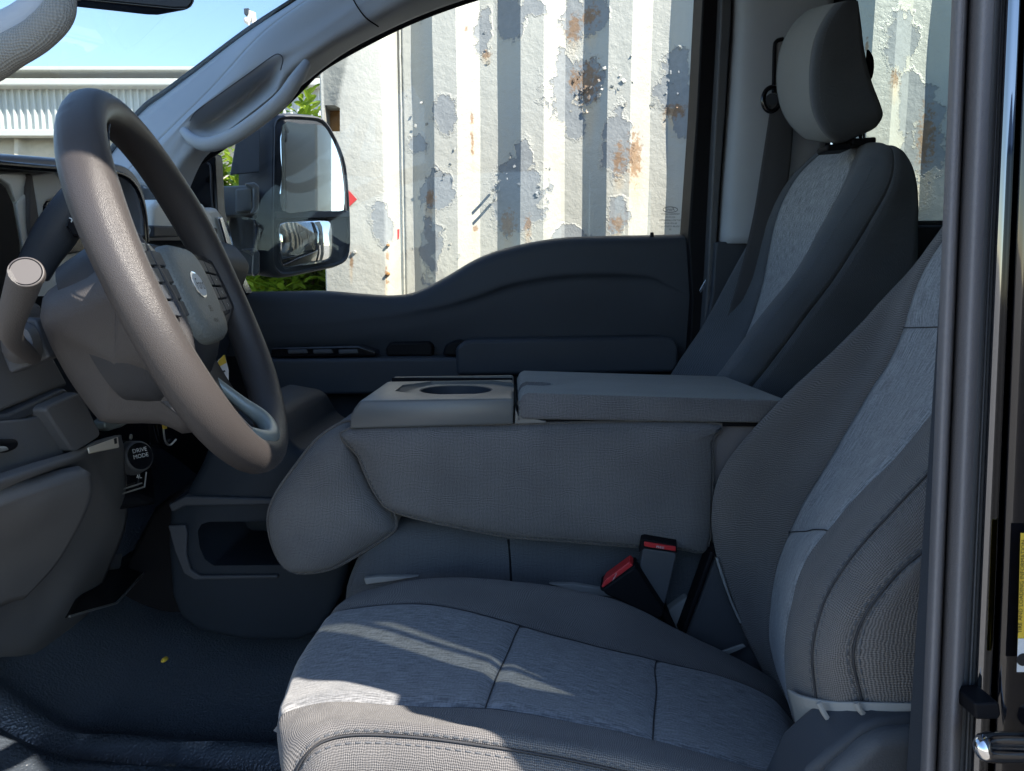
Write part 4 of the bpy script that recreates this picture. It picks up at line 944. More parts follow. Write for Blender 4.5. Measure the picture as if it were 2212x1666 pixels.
# ================================================================== DRIVER SEAT
ds = thing('driver_seat', 'near charcoal driver seat with blue-grey heather insert, sunlit at the front edge', 'seat', Q(1300, 1900, .75))
DC = [   # cushion, rows front -> rear, columns: skirt, lower seam, near bolster ridge, near seam, insert x2, far seam, far ridge, far skirt
 [(640, 1830, .50), (628, 1760, .50), (618, 1680, .515), (612, 1625, .55), (608, 1570, .64), (630, 1480, .75), (690, 1395, .86), (735, 1335, .93), (770, 1330, .97)],
 [(645, 1830, .49), (622, 1700, .49), (604, 1620, .505), (604, 1545, .56), (620, 1490, .65), (655, 1410, .75), (712, 1325, .86), (765, 1285, .93), (800, 1290, .975)],
 [(700, 1830, .485), (665, 1625, .49), (640, 1570, .515), (650, 1520, .58), (672, 1470, .66), (712, 1385, .76), (765, 1305, .865), (815, 1268, .935), (850, 1275, .98)],
 [(790, 1840, .485), (745, 1590, .495), (735, 1545, .53), (750, 1505, .585), (780, 1450, .67), (830, 1370, .77), (895, 1295, .875), (905, 1251, .945), (930, 1275, .985)],
 [(930, 1860, .485), (890, 1593, .495), (890, 1552, .53), (910, 1516, .585), (940, 1455, .67), (975, 1380, .77), (1010, 1312, .875), (1050, 1250, .95), (1070, 1280, .99)],
 [(1080, 1880, .485), (1045, 1612, .495), (1045, 1566, .53), (1065, 1520, .585), (1085, 1465, .67), (1115, 1400, .77), (1140, 1348, .875), (1200, 1268, .95), (1215, 1300, .99)],
 [(1240, 1900, .485), (1215, 1640, .495), (1220, 1590, .53), (1230, 1548, .585), (1245, 1495, .67), (1275, 1435, .77), (1290, 1390, .875), (1345, 1305, .95), (1355, 1335, .99)],
 [(1420, 1930, .485), (1400, 1680, .495), (1405, 1625, .53), (1412, 1590, .585), (1415, 1540, .67), (1420, 1480, .77), (1420, 1420, .875), (1470, 1365, .95), (1480, 1395, .99)],
 [(1600, 1960, .485), (1590, 1720, .495), (1595, 1670, .53), (1590, 1640, .585), (1580, 1590, .67), (1575, 1520, .77), (1560, 1455, .875), (1600, 1425, .95), (1605, 1455, .99)],
 [(1760, 1990, .485), (1755, 1760, .495), (1755, 1710, .53), (1735, 1680, .585), (1710, 1630, .67), (1690, 1570, .77), (1665, 1500, .875), (1690, 1480, .95), (1690, 1510, .99)],
 [(1840, 2010, .485), (1840, 1800, .495), (1840, 1750, .53), (1800, 1740, .585), (1770, 1690, .67), (1740, 1630, .77), (1720, 1560, .875), (1730, 1540, .95), (1730, 1570, .99)]]
NT = 9
G, Nn, ob = upholstery(ds, [[Q(*p) for p in r] for r in DC], 10, NT, [('cushion_skirt', 'bolster', 0, 1), ('cushion_bolster', 'bolster', 1, 3), ('cushion_insert', 'insert', 3, 6), ('cushion_bolster', 'bolster', 6, 8)], .0055, .009, cross=((4.9, 3, 6), (7.0, 3, 6)), solid=.015)
for sft in (-1, 1):
    a, b = seam_line(G, Nn, 1, NT, sft, 14, 70); stitches('seam_stitching', a, b, ob[0], length=.0042)
a, b = seam_line(G, Nn, 1, NT, 0, 12, 100); tube('seam_cord', [p + n_ * .002 for p, n_ in zip(a, b)][::3], .0008, M['seam'], ob[0], 6, 2)
for jj in (49, 70):
    pts = [G[jj][j] + Nn[jj][j] * .001 for j in range(3 * NT, 6 * NT + 1, 3)]
    tube('cross_seam', pts, .0007, M['seam'], ob[2], 6, 2)
for cc in (3, 6):
    a, b = seam_line(G, Nn, cc, NT, 0, 12, 98); tube('panel_seam', [p + n_ * .0006 for p, n_ in zip(a, b)][::3], .0008, M['seam'], ob[2], 6, 2)
DB = [   # backrest, rows bottom -> top
 [(1690, 1540, .975), (1715, 1550, .90), (1715, 1560, .68), (1720, 1545, .60), (1770, 1540, .53), (1868, 1545, .50), (2010, 1545, .49)],
 [(1640, 1440, .975), (1675, 1450, .905), (1696, 1465, .68), (1706, 1475, .60), (1762, 1495, .53), (1858, 1505, .50), (2010, 1510, .49)],
 [(1598, 1350, .98), (1657, 1350, .915), (1698, 1350, .68), (1707, 1380, .60), (1755, 1400, .53), (1842, 1415, .50), (2015, 1400, .49)],
 [(1553, 1220, .985), (1672, 1225, .925), (1738, 1205, .68), (1742, 1260, .60), (1790, 1285, .53), (1870, 1325, .50), (2025, 1290, .49)],
 [(1537, 1110, .985), (1722, 1100, .925), (1818, 1105, .68), (1808, 1160, .60), (1862, 1180, .53), (1940, 1232, .50), (2050, 1180, .49)],
 [(1566, 1005, .985), (1780, 1000, .925), (1910, 1002, .68), (1902, 1050, .60), (1955, 1080, .53), (2012, 1160, .50), (2085, 1080, .49)],
 [(1680, 870, .985), (1858, 870, .925), (2022, 868, .68), (2020, 915, .60), (2065, 970, .53), (2095, 1040, .50), (2140, 950, .49)],
 [(1818, 740, .985), (1930, 748, .925), (2110, 745, .68), (2122, 795, .60), (2155, 860, .53), (2185, 930, .50), (2220, 840, .49)],
 [(1950, 600, .985), (1978, 605, .925), (2180, 615, .68), (2205, 650, .60), (2230, 720, .53), (2260, 790, .50), (2290, 700, .49)],
 [(2055, 470, .975), (2065, 468, .92), (2240, 480, .68), (2262, 510, .60), (2290, 560, .53), (2310, 620, .50), (2330, 560, .49)],
 [(2130, 390, .95), (2140, 385, .91), (2280, 390, .70), (2300, 410, .63), (2320, 450, .57), (2340, 480, .54), (2350, 460, .53)]]
G, Nn, ob2 = upholstery(ds, [[Q(*p) for p in r] for r in DB], 10, NT, [('back_bolster', 'bolster', 0, 1), ('back_insert', 'insert2', 1, 2), ('back_bolster', 'bolster', 2, 5), ('back_side_panel', 'bolster', 5, 6)], .0038, .008, cross=((7.35, 1, 2), (3.6, 1, 2)), solid=.015)
for cc in (4, 5):
    for sft in (-1, 1):
        a, b = seam_line(G, Nn, cc, NT, sft, 6, 75); stitches('seam_stitching', a, b, ob2[2], length=.0045)
    a, b = seam_line(G, Nn, cc, NT, 0, 4, 80); tube('seam_cord', [p + n_ * .001 for p, n_ in zip(a, b)][::3], .0009, M['seam'], ob2[2], 6, 2)
for jj in (73, 36):
    pts = [G[jj][j] + Nn[jj][j] * .001 for j in range(NT, 2 * NT + 1, 1)]
    tube('cross_seam', pts, .0007, M['seam'], ob2[1], 6, 2)
slab('seat_back_core', [Vector((x, .56, z_(z))) for x, z in ((.50, -.42), (.50, -.28), (.60, -.10), (.74, .06), (.86, .18), (.90, .17), (.80, -.1), (.70, -.45))], (0, .38, 0), 'bolster', ds, .03)
# recliner cover and trims between cushion and backrest
slab('recliner_cover', L([(1546, 1200), (1556, 1230), (1580, 1300), (1625, 1395), (1690, 1470), (1700, 1500), (1560, 1425), (1478, 1376), (1500, 1320)], 1.0), (0, .03, 0), 'dark2', ds, .005)
slab('recliner_edge', L([(1536, 1190), (1546, 1196), (1482, 1372), (1470, 1372)], .99), (0, .03, 0), 'black', ds, .003)
tube('seat_edge_piping', [Q(1548, 1205, .978), Q(1562, 1250, .978), Q(1580, 1300, .977), Q(1600, 1345, .976)], .002, M['liner'], ds, 6, 5)
slab('cloth_tab', L([(1560, 1408), (1606, 1392), (1612, 1398), (1566, 1418)], .985), (0, .004, 0), 'liner', ds, .001)
slab('seat_liner_flap', L([(1440, 1322), (1462, 1306), (1486, 1290), (1492, 1300), (1480, 1350), (1462, 1374), (1440, 1350)], 1.02), (0, .02, 0), 'liner', ds, .006)
# pale cloth under the backrest and plastic side shield
LF = [[(1700, 1490, .575), (1730, 1505, .54), (1790, 1516, .515), (1870, 1518, .497), (1995, 1520, .488)],
      [(1708, 1520, .575), (1735, 1535, .54), (1800, 1545, .512), (1875, 1545, .495), (1995, 1535, .487)],
      [(1722, 1580, .575), (1745, 1585, .54), (1800, 1580, .515), (1860, 1565, .50), (1995, 1548, .492)],
      [(1742, 1640, .58), (1755, 1640, .55), (1790, 1620, .53), (1840, 1590, .52), (1990, 1570, .51)]]
grid_obj('back_lining', patch_eval([[Q(*p) for p in r] for r in LF], 6, 6), 'liner', ds, solid=.003)
tube('lining_fold', [Q(1768, 1518, .512), Q(1786, 1550, .510), Q(1815, 1580, .512)], .0022, M['liner'], ds, 6, 5)
tube('lining_fold', [Q(1850, 1518, .495), Q(1858, 1535, .494), Q(1872, 1548, .496)], .0022, M['liner'], ds, 6, 5)
slab('side_shield', L([(1700, 1760), (1745, 1665), (1800, 1618), (1860, 1572), (1900, 1556), (2010, 1545), (2060, 1545), (2060, 1900), (1650, 1900)], .482), (0, .05, 0), 'dark', ds, .006)
slab('side_shield_face', L([(1760, 1760), (1800, 1680), (1850, 1635), (1890, 1600), (1930, 1590), (2060, 1582), (2060, 1900), (1720, 1900)], .470), (0, .03, 0), 'dark2', ds, .010)
slab('seat_base', [Vector((x, .52, z_(z))) for x, z in ((-.10, -.44), (.40, -.56), (.40, -.65), (-.06, -.65))], (0, .44, 0), 'dark', ds, .01)
# ================================================================== DASHBOARD
da = thing('dashboard', 'dark grey dashboard with hooded instrument cluster and lower knee panels', 'dashboard', Vector((-.75, 1.1, H - .3)))
# body behind everything: a profile drawn across the cab
prof_d = [(-1.10, .10), (-.80, .13), (-.66, .12), (-.62, .07), (-.66, -.02), (-.70, -.20), (-.82, -.33), (-1.0, -.35), (-1.10, -.2)]
slab('dash_core', [Vector((x, .95, z_(z))) for x, z in prof_d], (0, .85, 0), 'dark', da, .02)
slab('dash_core', [Vector((x, .40, z_(z))) for x, z in ((-1.10, .10), (-.85, .19), (-.60, .185), (-.545, .15), (-.515, .02), (-.50, -.15), (-.60, -.30), (-.74, -.42), (-.82, -.44), (-1.0, -.38))], (0, .275, 0), 'knee', da, .03, 4)
slab('dash_core', [Vector((x - .06, .68, z_(z - .03))) for x, z in prof_d], (0, .27, 0), 'dark', da, .02)
# instrument hood: arch open towards the driver
ar_o = [(-160, 328), (-60, 331), (0, 334), (80, 339), (140, 344), (210, 349), (255, 354), (282, 366), (300, 388), (312, 420), (320, 460), (325, 515)]
ar_i = [(-160, 352), (-60, 355), (0, 360), (80, 368), (140, 372), (210, 374), (246, 377), (268, 386), (286, 404), (299, 432), (307, 466), (310, 515)]
XD = -.55
oo, ii = spline(LX(ar_o, XD), 3), spline(LX(ar_i, XD + .004), 3)
vz, fz = [], []
mm = len(oo)
back_o = [p + Vector((-.08, .01, .008)) for p in oo]; back_i = [p + Vector((-.08, .005, .0)) for p in ii]
vz = oo + ii + back_o + back_i
for i in range(mm - 1):
    fz += [(i, i + 1, mm + i + 1, mm + i), (i, i + 1, 2 * mm + i + 1, 2 * mm + i), (mm + i, mm + i + 1, 3 * mm + i + 1, 3 * mm + i), (2 * mm + i, 2 * mm + i + 1, 3 * mm + i + 1, 3 * mm + i)]
fz += [(0, mm, 3 * mm, 2 * mm), (mm - 1, 2 * mm - 1, 4 * mm - 1, 3 * mm - 1)]
hood = mk('instrument_hood', vz, fz, 'hood', da, bevel=.005)
tube('hood_edge', [p + Vector((.001, 0, 0)) for p in spline(LX([((a[0] + b[0]) / 2 - 3, (a[1] + b[1]) / 2 + 8) for a, b in zip(ar_o, ar_i)], XD + .002), 2)], .0042, M['gblack'], hood, 8, 1)
# inside of the cluster
slab('cluster_back', LX([(-200, 355), (0, 362), (240, 378), (290, 410), (310, 520), (310, 640), (-200, 640)], -.60), (-.01, 0, 0), 'clus', da, 0)
slab('cluster_facet', [QX(0, 374, -.56), QX(66, 376, -.572), QX(63, 520, -.572), QX(36, 440, -.57), QX(20, 400, -.56), QX(0, 386, -.56)], (-.012, .004, 0), 'clus', da, .002)
slab('cluster_facet', [QX(36, 440, -.565), QX(63, 410, -.572), QX(70, 540, -.572), QX(60, 590, -.566), QX(48, 520, -.565)], (-.012, .004, 0), 'clus', da, .002)
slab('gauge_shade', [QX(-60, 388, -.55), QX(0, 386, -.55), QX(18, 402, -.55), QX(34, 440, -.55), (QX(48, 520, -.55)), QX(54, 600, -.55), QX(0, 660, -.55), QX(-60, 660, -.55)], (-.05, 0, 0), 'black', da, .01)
slab('cluster_divider', [QX(64, 375, -.565), QX(72, 376, -.565), QX(86, 470, -.565), QX(96, 520, -.565), QX(70, 545, -.565), QX(62, 480, -.565)], (-.06, 0, 0), 'shroud', da, .004)
slab('cluster_facet', [QX(70, 378, -.572), QX(118, 370, -.572), QX(138, 400, -.572), QX(150, 418, -.578), QX(104, 432, -.578), QX(95, 445, -.578), QX(92, 520, -.578)], (-.012, .004, 0), 'clus', da, .003)
scr = slab('display_screen', LX([(98, 440), (104, 434), (290, 436), (296, 520), (102, 560)], -.584), (-.006, 0, 0), 'gblack', da, .002)
slab('display_edge', LX([(100, 444), (165, 444), (165, 447), (100, 447)], -.581), (-.002, 0, 0), 'silver', scr, 0)
slab('cluster_facet', LX([(236, 430), (262, 424), (296, 428), (302, 500), (304, 520), (262, 524), (240, 470)], -.574), (-.01, 0, 0), 'clus', da, .002)
slab('cluster_window', LX([(236, 392), (272, 392), (288, 418), (244, 416)], -.572), (-.01, 0, 0), 'gblack', da, .002)
slab('cluster_facet', LX([(236, 374), (268, 376), (270, 388), (238, 388)], -.568), (-.01, 0, 0), 'clus', da, .002)
for q in range(3): tube('dash_thread', LX([(308 + q * 5, 486 + q), (314 + q * 5, 494 + q), (312 + q * 5, 503 + q)], -.56), .0011, M['white'], hood, 6, 4)
# centre stack and far dash end behind the wheel
slab('centre_stack', LX([(330, 445), (345, 432), (440, 438), (462, 470), (470, 520), (330, 520)], -.60), (-.05, 0, 0), 'clus', da, .01)
slab('stack_shade', LX([(332, 487), (470, 492), (472, 508), (332, 514)], -.585), (-.02, 0, 0), 'dark', da, .004)
slab('dash_end', LX([(440, 452), (470, 448), (485, 470), (500, 520), (520, 600), (505, 640), (480, 560)], -.70), (-.06, 0, 0), 'clus', da, .012)
slab('vent_bezel', LX([(474, 470), (482, 468), (500, 520), (516, 585), (510, 590), (494, 540)], -.69), (-.02, 0, 0), 'chrome', da, .004)
slab('dash_top_pad', [QX(300, 400, -.80), QX(420, 400, -.88), QX(470, 470, -.88), QX(330, 470, -.80)], (-.1, 0, 0), 'hood', da, .01)

# knee panels, left of the column
slab('column_surround', LX([(-120, 690), (60, 650), (92, 656), (108, 752), (152, 833), (-120, 940)], -.50), (-.05, 0, 0), 'knee', da, .006)
slab('panel_ridge', LX([(-120, 905), (20, 893), (140, 838), (150, 846), (154, 868), (40, 910), (-120, 930)], -.492), (-.04, 0, 0), 'dark', da, .004)
slab('fuse_cover', LX([(98, 886), (106, 876), (168, 848), (176, 850), (219, 936), (214, 946), (166, 976), (156, 974)], -.478), (-.05, 0, 0), 'knee', da, .006)
kp = slab('knee_panel', LX([(-120, 915), (20, 908), (60, 904), (92, 896), (140, 978), (156, 985), (70, 1010), (0, 1040), (-120, 1090)], -.49), (-.05, 0, 0), 'knee', da, .008)
slab('hood_release', LX([(-60, 952), (20, 950), (44, 948), (44, 968), (22, 978), (-60, 980)], -.472), (-.02, 0, 0), 'black', da, .006)
slab('release_lip', LX([(-60, 966), (16, 964), (24, 972), (8, 976), (-60, 978)], -.466), (-.02, 0, 0), 'silver', da, .003)
KP = [[(-160, 1075, -.47), (-40, 1035, -.47), (70, 1000, -.47), (165, 972, -.48), (215, 952, -.50), (262, 940, -.54)],
      [(-160, 1100, -.462), (-40, 1060, -.462), (70, 1025, -.462), (165, 995, -.472), (222, 985, -.50), (270, 990, -.55)],
      [(-160, 1150, -.50), (-40, 1110, -.505), (70, 1060, -.505), (160, 1040, -.515), (228, 1080, -.535), (275, 1120, -.585)],
      [(-160, 1280, -.60), (-40, 1240, -.605), (50, 1200, -.605), (120, 1170, -.60), (205, 1180, -.61), (240, 1220, -.66)],
      [(-160, 1380, -.68), (-40, 1350, -.685), (10, 1330, -.69), (90, 1290, -.68), (150, 1310, -.69), (180, 1340, -.74)],
      [(-160, 1440, -.73), (-40, 1425, -.735), (0, 1412, -.735), (40, 1408, -.735), (70, 1404, -.74), (85, 1412, -.77)],
      [(-160, 1450, -.79), (-40, 1435, -.79), (0, 1420, -.79), (40, 1416, -.79), (66, 1412, -.79), (80, 1416, -.80)]]
grid_obj('knee_pad', patch_eval([[QX(*p) for p in r] for r in KP], 7, 7), 'knee', da, solid=.008)
def kx(v):
    t = [(990, -.456), (1050, -.470), (1110, -.498), (1200, -.592), (1290, -.665), (1360, -.705)]
    for (a, xa), (b, xb) in zip(t, t[1:]):
        if a <= v <= b: return xa + (xb - xa) * (v - a) / (b - a)
    return t[-1][1] if v > 1000 else t[0][1]
KI = [[(-160, 1145), (-40, 1105), (70, 1062), (150, 1035), (196, 1022)], [(-160, 1190), (-40, 1150), (70, 1105), (150, 1080), (198, 1072)], [(-160, 1250), (-40, 1215), (60, 1170), (125, 1150), (170, 1140)], [(-160, 1310), (-40, 1270), (30, 1235), (85, 1225), (120, 1222)], [(-160, 1350), (-40, 1330), (5, 1310), (30, 1300), (52, 1295)]]
grid_obj('knee_inset', patch_eval([[QX(u, v, kx(v) + .014) for u, v in r] for r in KI], 5, 5), 'knee', da, solid=.016, angle=60)
# under-dash switch panel with drive mode knob
mp2 = slab('mode_panel', LX([(212, 930), (268, 905), (322, 900), (338, 1090), (240, 1105)], -.56), (-.04, 0, 0), 'gblack', da, .005)
slab('panel_trim', LX([(228, 912), (240, 902), (288, 903), (284, 912), (262, 924), (236, 932), (228, 926)], -.548), (-.02, 0, 0), 'satin', da, .003)
for a, b in (((212, 975), (232, 1095)), ((226, 975), (245, 1070)), ((240, 975), (256, 1060)), ((248, 1072), (312, 1052)), ((256, 1060), (306, 1044)), ((312, 1052), (316, 1020))):
    tube('panel_line', LX([a, b], -.555), .0012, M['silver'], mp2, 6, 2)
kn = QX(283, 990, -.555); axk = Vector((.85, -.45, .25)).normalized()
knob = cyl('mode_knob', kn, axk, .026, .022, 'dark2', da, 28, .003, .022)
cyl('knob_ring', kn + axk * .0215, axk, .0195, .0012, 'gblack', knob, 28, .0004)
tx = Vector((0, 0, 1)).cross(axk).normalized(); ty_ = axk.cross(tx)
text_mesh('knob_text', 'DRIVE\nMODE', kn + axk * .0232 + ty_ * .004, tx, ty_, .0085, 'white', knob)
text_mesh('panel_text', '4L', QX(300, 1030, -.553), tx, ty_, .009, 'white', mp2)
cyl('panel_button', QX(281, 944, -.553), (1, 0, 0), .004, .002, 'silver', mp2, 16, .0005)
slab('key_slot_panel', LX([(330, 905), (395, 915), (392, 950), (372, 970), (345, 960)], -.60), (-.03, 0, 0), 'gblack', da, .004)
tube('slot_chrome', LX([(352, 915), (356, 950), (366, 962), (380, 950)], -.595), .0018, M['silver'], da, 6, 4)
slab('orange_lamp', LX([(354, 918), (360, 916), (361, 926), (355, 927)], -.592), (-.003, 0, 0), 'yellow', da, 0)
card = tag(slab('key_card', [QX(190, 966, -.47), QX(255, 943, -.49), QX(258, 966, -.49), QX(194, 979, -.47)], (-.003, .002, -.002), 'cream'), 'small cream card tucked below the steering column panel', 'card')
slab('card_print', [QX(238, 951, -.4868), QX(252, 946, -.4868), QX(253, 958, -.4868), QX(239, 962, -.4868)], (-.0006, 0, 0), 'ink', card, 0)

# centre floor console below the dash
cs = slab('storage_panel', L([(480, 880), (590, 900), (630, 970), (700, 990), (770, 1000), (790, 1100), (745, 1250), (735, 1290), (690, 1370), (640, 1388), (520, 1388), (430, 1370), (385, 1340), (366, 1290), (358, 1180), (360, 1090), (400, 1062), (432, 1000)], 1.16), (0, .34, 0), 'navy', da, .018, 4)
bake(cs)
cut(cs, [slab('cutter', L([(404, 1165), (412, 1150), (430, 1144), (760, 1142), (760, 1240), (440, 1242), (420, 1228), (408, 1200)], 1.12), (0, .22, 0), 'black', None, 0)])
slab('panel_step', L([(362, 1090), (400, 1072), (600, 1078), (600, 1092), (400, 1094), (370, 1108)], 1.150), (0, .02, 0), 'dark', da, .004)
slab('bin_lip', L([(362, 1136), (400, 1134), (404, 1150), (402, 1200), (412, 1232), (430, 1244), (600, 1243), (600, 1250), (420, 1254), (396, 1240), (376, 1190)], 1.152), (0, .02, 0), 'dark', da, .004)
slab('tunnel_cover', L([(190, 1375), (330, 1100), (380, 1060), (460, 1080), (480, 1392)], 1.30), (0, .10, 0), 'black', da, .01)
# hanging warning tag behind the wheel
wt = tag(slab('warning_tag', L([(474, 778), (486, 768), (494, 800), (494, 846), (458, 812), (462, 800)], 1.02), (-.002, .001, 0), 'paper', None, 0), 'white paper tag with yellow top hanging behind the steering wheel', 'tag')
slab('tag_top', L([(466, 796), (476, 778), (486, 767), (489, 784)], 1.019), (-.002, .0005, 0), 'yellow', wt, 0)
for q in range(4): slab('tag_line', L([(464 + q * 2, 808 + q * 8), (486, 800 + q * 11), (487, 803 + q * 11), (465 + q * 2, 811 + q * 8)], 1.0185), (-.001, .0004, 0), 'dark2', wt, 0)

# pedals
bp2 = thing('brake_pedal', 'grey brake pedal pad in the dark footwell', 'pedal', QX(240, 1235, -.72))
slab('pedal_pad', LX([(206, 1196), (268, 1192), (262, 1230), (196, 1238)], -.70), (-.02, 0, .0), 'dark2', bp2, .006)
tube('pedal_arm', [QX(240, 1210, -.72), Vector((-.84, 1.02, z_(-.28))), Vector((-.95, 1.0, z_(-.12)))], .009, M['black'], bp2, 8, 4)
ac = thing('accelerator_pedal', 'black accelerator pedal with pale edge in the footwell', 'pedal', QX(250, 1310, -.70))
slab('pedal_plate', [QX(290, 1188, -.72), QX(340, 1202, -.70), QX(250, 1302, -.64), QX(150, 1332, -.64), QX(190, 1260, -.70)], (-.012, .006, -.006), 'black', ac, .002)
tube('pedal_edge', [QX(300, 1188, -.715), QX(342, 1203, -.695), QX(300, 1250, -.664), QX(252, 1303, -.637), QX(205, 1316, -.637), QX(150, 1332, -.637)], .0018, M['tray'], ac, 6, 1, smoothpath=False)  # pale line along the pedal outline
tube('pedal_arm', [QX(296, 1190, -.725), QX(320, 1150, -.75), QX(352, 1090, -.80)], .006, M['dark2'], ac, 8, 4)

WC = Vector((-.317, .737, z_(.004)))
wl = Vector((-.179, .984, 0)).normalized(); wn = Vector((.913, .166, .371)); wn = (wn - wl * wn.dot(wl)).normalized(); ww = wn.cross(wl).normalized()
if ww.z < 0: ww = -ww
def WP(a, b, c=0): return WC + wl * a + ww * b + wn * c
def QW(u, v, c=0):
    d = ray(u, v); p0 = WP(0, 0, c); t = (p0 - CAMP).dot(wn) / d.dot(wn); return CAMP + d * t
def LW(pts, c=0): return [QW(u, v, c) for u, v in pts]
# ================================================================== STEERING COLUMN
sc_ = thing('steering_column', 'dark plastic steering column shroud with shift lever and turn signal stalk', 'steering column', Q(250, 900, .72))
lA = [(100, 692, 0.630), (180, 655, 0.618), (300, 598, 0.608), (400, 590, 0.608), (450, 640, 0.618), (462, 720, 0.635), (440, 820, 0.670), (405, 915, 0.698), (345, 905, 0.700), (245, 905, 0.700), (215, 885, 0.692), (150, 795, 0.670), (112, 735, 0.650)]
lB = [(92, 645, 0.660), (150, 598, 0.660), (280, 530, 0.660), (400, 520, 0.660), (468, 580, 0.660), (482, 700, 0.670), (455, 830, 0.700), (412, 935, 0.730), (345, 916, 0.730), (235, 914, 0.730), (200, 892, 0.720), (138, 802, 0.700), (100, 715, 0.680)]
A_ = spline(L(lA, 0), 3, True); B_ = spline(L(lB, 0), 3, True)
AB = [a.lerp(b, .5) + Vector((0, -.004, 0)) for a, b in zip(A_, B_)]
def behind_wheel(lp):
    out = []
    for p in lp:
        d = (p - WC).dot(wn) + .024
        out.append(p - wn * d if d > 0 else p)
    return out
A_, AB, B_ = behind_wheel(A_), behind_wheel(AB), behind_wheel(B_)
Bk = behind_wheel([p + Vector((0, .13, 0)) for p in B_])
ca_ = sum(A_, Vector()) / len(A_)
loft('shroud', [[ca_ + (p - ca_) * q + Vector((0, -.006 * (1 - q), 0)) for p in A_] for q in (.05, .35, .65, .85)] + [A_, AB, B_, Bk], 'shroud', sc_, angle=70)
# shift lever
lev = tube('shift_lever', [Q(70, 590, .80), Q(92, 548, .80), Q(120, 505, .80), Q(150, 458, .80), Q(185, 400, .80)], [.017, .0185, .0205, .0195, .015], M['dark'], sc_, 14, 6)
lv = (Q(150, 458, .80) - Q(120, 505, .80)).normalized(); sd_ = lv.cross(Vector((0, -1, 0))).normalized()
slab('lever_buttons', L([(138, 490), (146, 470), (160, 462), (184, 468), (190, 490), (172, 512), (156, 512)], .776), (0, .012, 0), 'gblack', lev, .003)
text_mesh('plus_mark', '+', Q(156, 475, .7745), (1, 0, -.35), (.35, 0, 1), .014, 'white', lev)
text_mesh('minus_mark', '-', Q(173, 497, .7745), (1, 0, .5), (-.5, 0, 1), .016, 'white', lev)
# turn signal stalk
stp = [Q(57, 590, .52), Q(46, 625, .535), Q(32, 668, .555), Q(24, 700, .575), Q(26, 728, .60), Q(46, 752, .64), Q(70, 770, .69)]
stalk = tube('turn_signal_stalk', stp, [.0112, .0108, .0100, .0092, .0082, .0078, .0078], M['shroud'], sc_, 18, 6)
ax_ = (stp[0] - stp[1]).normalized()
cd = (ax_ * .55 + Vector((.18, -.8, .25))).normalized()
cyl('stalk_cap', stp[0] - cd * .004, cd, .0114, .0065, 'cap', stalk, 30, .0012)
tube('cap_ring', [stp[0] + cd * .0024 + (cd.orthogonal().normalized() * math.cos(a) + cd.cross(cd.orthogonal().normalized()) * math.sin(a)) * .0098 for a in [i * math.pi / 10 for i in range(20)]], .0005, M['black'], stalk, 6, 2, closed=True)
loft('stalk_boot', [[Q(u, v, y) for u, v in round_outline(o, 3)] for o, y in (([(18, 720), (40, 705), (62, 718), (72, 750), (62, 768), (38, 770), (20, 752)], .655), ([(6, 708), (36, 696), (76, 706), (92, 756), (70, 780), (30, 784), (4, 760)], .685))], 'knee', sc_)
slab('boot_plate', L([(2, 700), (40, 686), (78, 690), (96, 748), (108, 772), (20, 808), (4, 770)], .69), (0, .02, 0), 'dark2', sc_, .003)

# ================================================================== STEERING WHEEL  (own frame: l lateral, w up, n towards the driver)
sw = thing('steering_wheel', 'black leather steering wheel with grained rim lit by the sun', 'steering wheel', WC)
RR = .178
loops = []
for i in range(144):
    a = 2 * math.pi * i / 144; c, s = math.cos(a), math.sin(a)
    e = WP(s * RR, c * RR); ro = (wl * s + ww * c); lp = []
    th = abs((a + math.pi) % (2 * math.pi) - math.pi)               # 0 at the top
    ra = .0164 + .0016 * math.exp(-((th - 1.05) / .35) ** 2) + .001 * math.exp(-((th - 2.2) / .3) ** 2)
    for q in range(22):
        b = 2 * math.pi * q / 22
        rip = 1.0 + (.03 * math.sin(a * 60) if (math.cos(b) > .3 and math.sin(b) < .1 and th < .7) else 0)
        lp.append(e + (ro * math.cos(b) * ra * rip + wn * math.sin(b) * ra * 1.12))
    loops.append(lp)
loops.append(loops[0])
rim = loft('rim', loops, 'rim', sw, cap=False, angle=80)
pts = []
for i in range(0, 97):
    a = -2.6 + 2.1 * i / 96; pts.append(WP(math.sin(a) * (RR - .0135), math.cos(a) * (RR - .0135), .0150))
tube('rim_seam', pts, .0006, M['dark'], rim, 6, 1)
# hub with airbag cover: stacked rounded outlines, widest at the base
def sq(rx, ry, c, dy=0, n=40, e=.55):
    out = []
    for i in range(n):
        t = 2 * math.pi * i / n; cc, ss = math.cos(t), math.sin(t)
        x = math.copysign(abs(cc) ** e, cc) * rx; y = math.copysign(abs(ss) ** e, ss) * ry
        x *= 1 - .12 * (y / ry) * (-1 if y < 0 else .3)
        out.append(WP(x, y + dy, c))
    return out
hub = loft('hub_base', [sq(.080, .070, -.085, -.010), sq(.093, .080, -.055, -.014), sq(.092, .076, -.032, -.014), sq(.080, .062, -.013, -.009), sq(.070, .052, -.004, -.006)], 'hubdark', sw, angle=50)
cover = loft('airbag_cover', [sq(.069, .051, -.008, -.005), sq(.068, .050, .003, -.005), sq(.064, .046, .0085, -.005), sq(.045, .033, .0105, -.005), sq(.01, .008, .0112, -.005)], 'hub', hub, angle=60)
em = QW(428, 616, .0106)
def ovl(rx, ry, c): return [em + (wl * math.cos(t) * rx + ww * math.sin(t) * ry) + wn * c for t in [2 * math.pi * i / 36 for i in range(36)]]
emb = loft('emblem', [ovl(.0225, .0140, -.003), ovl(.0225, .0140, .0006), ovl(.0212, .0128, .0012)], 'chrome', hub, angle=40)
loft('emblem_field', [ovl(.0200, .0117, .0010), ovl(.0200, .0117, .0016)], 'white', emb)
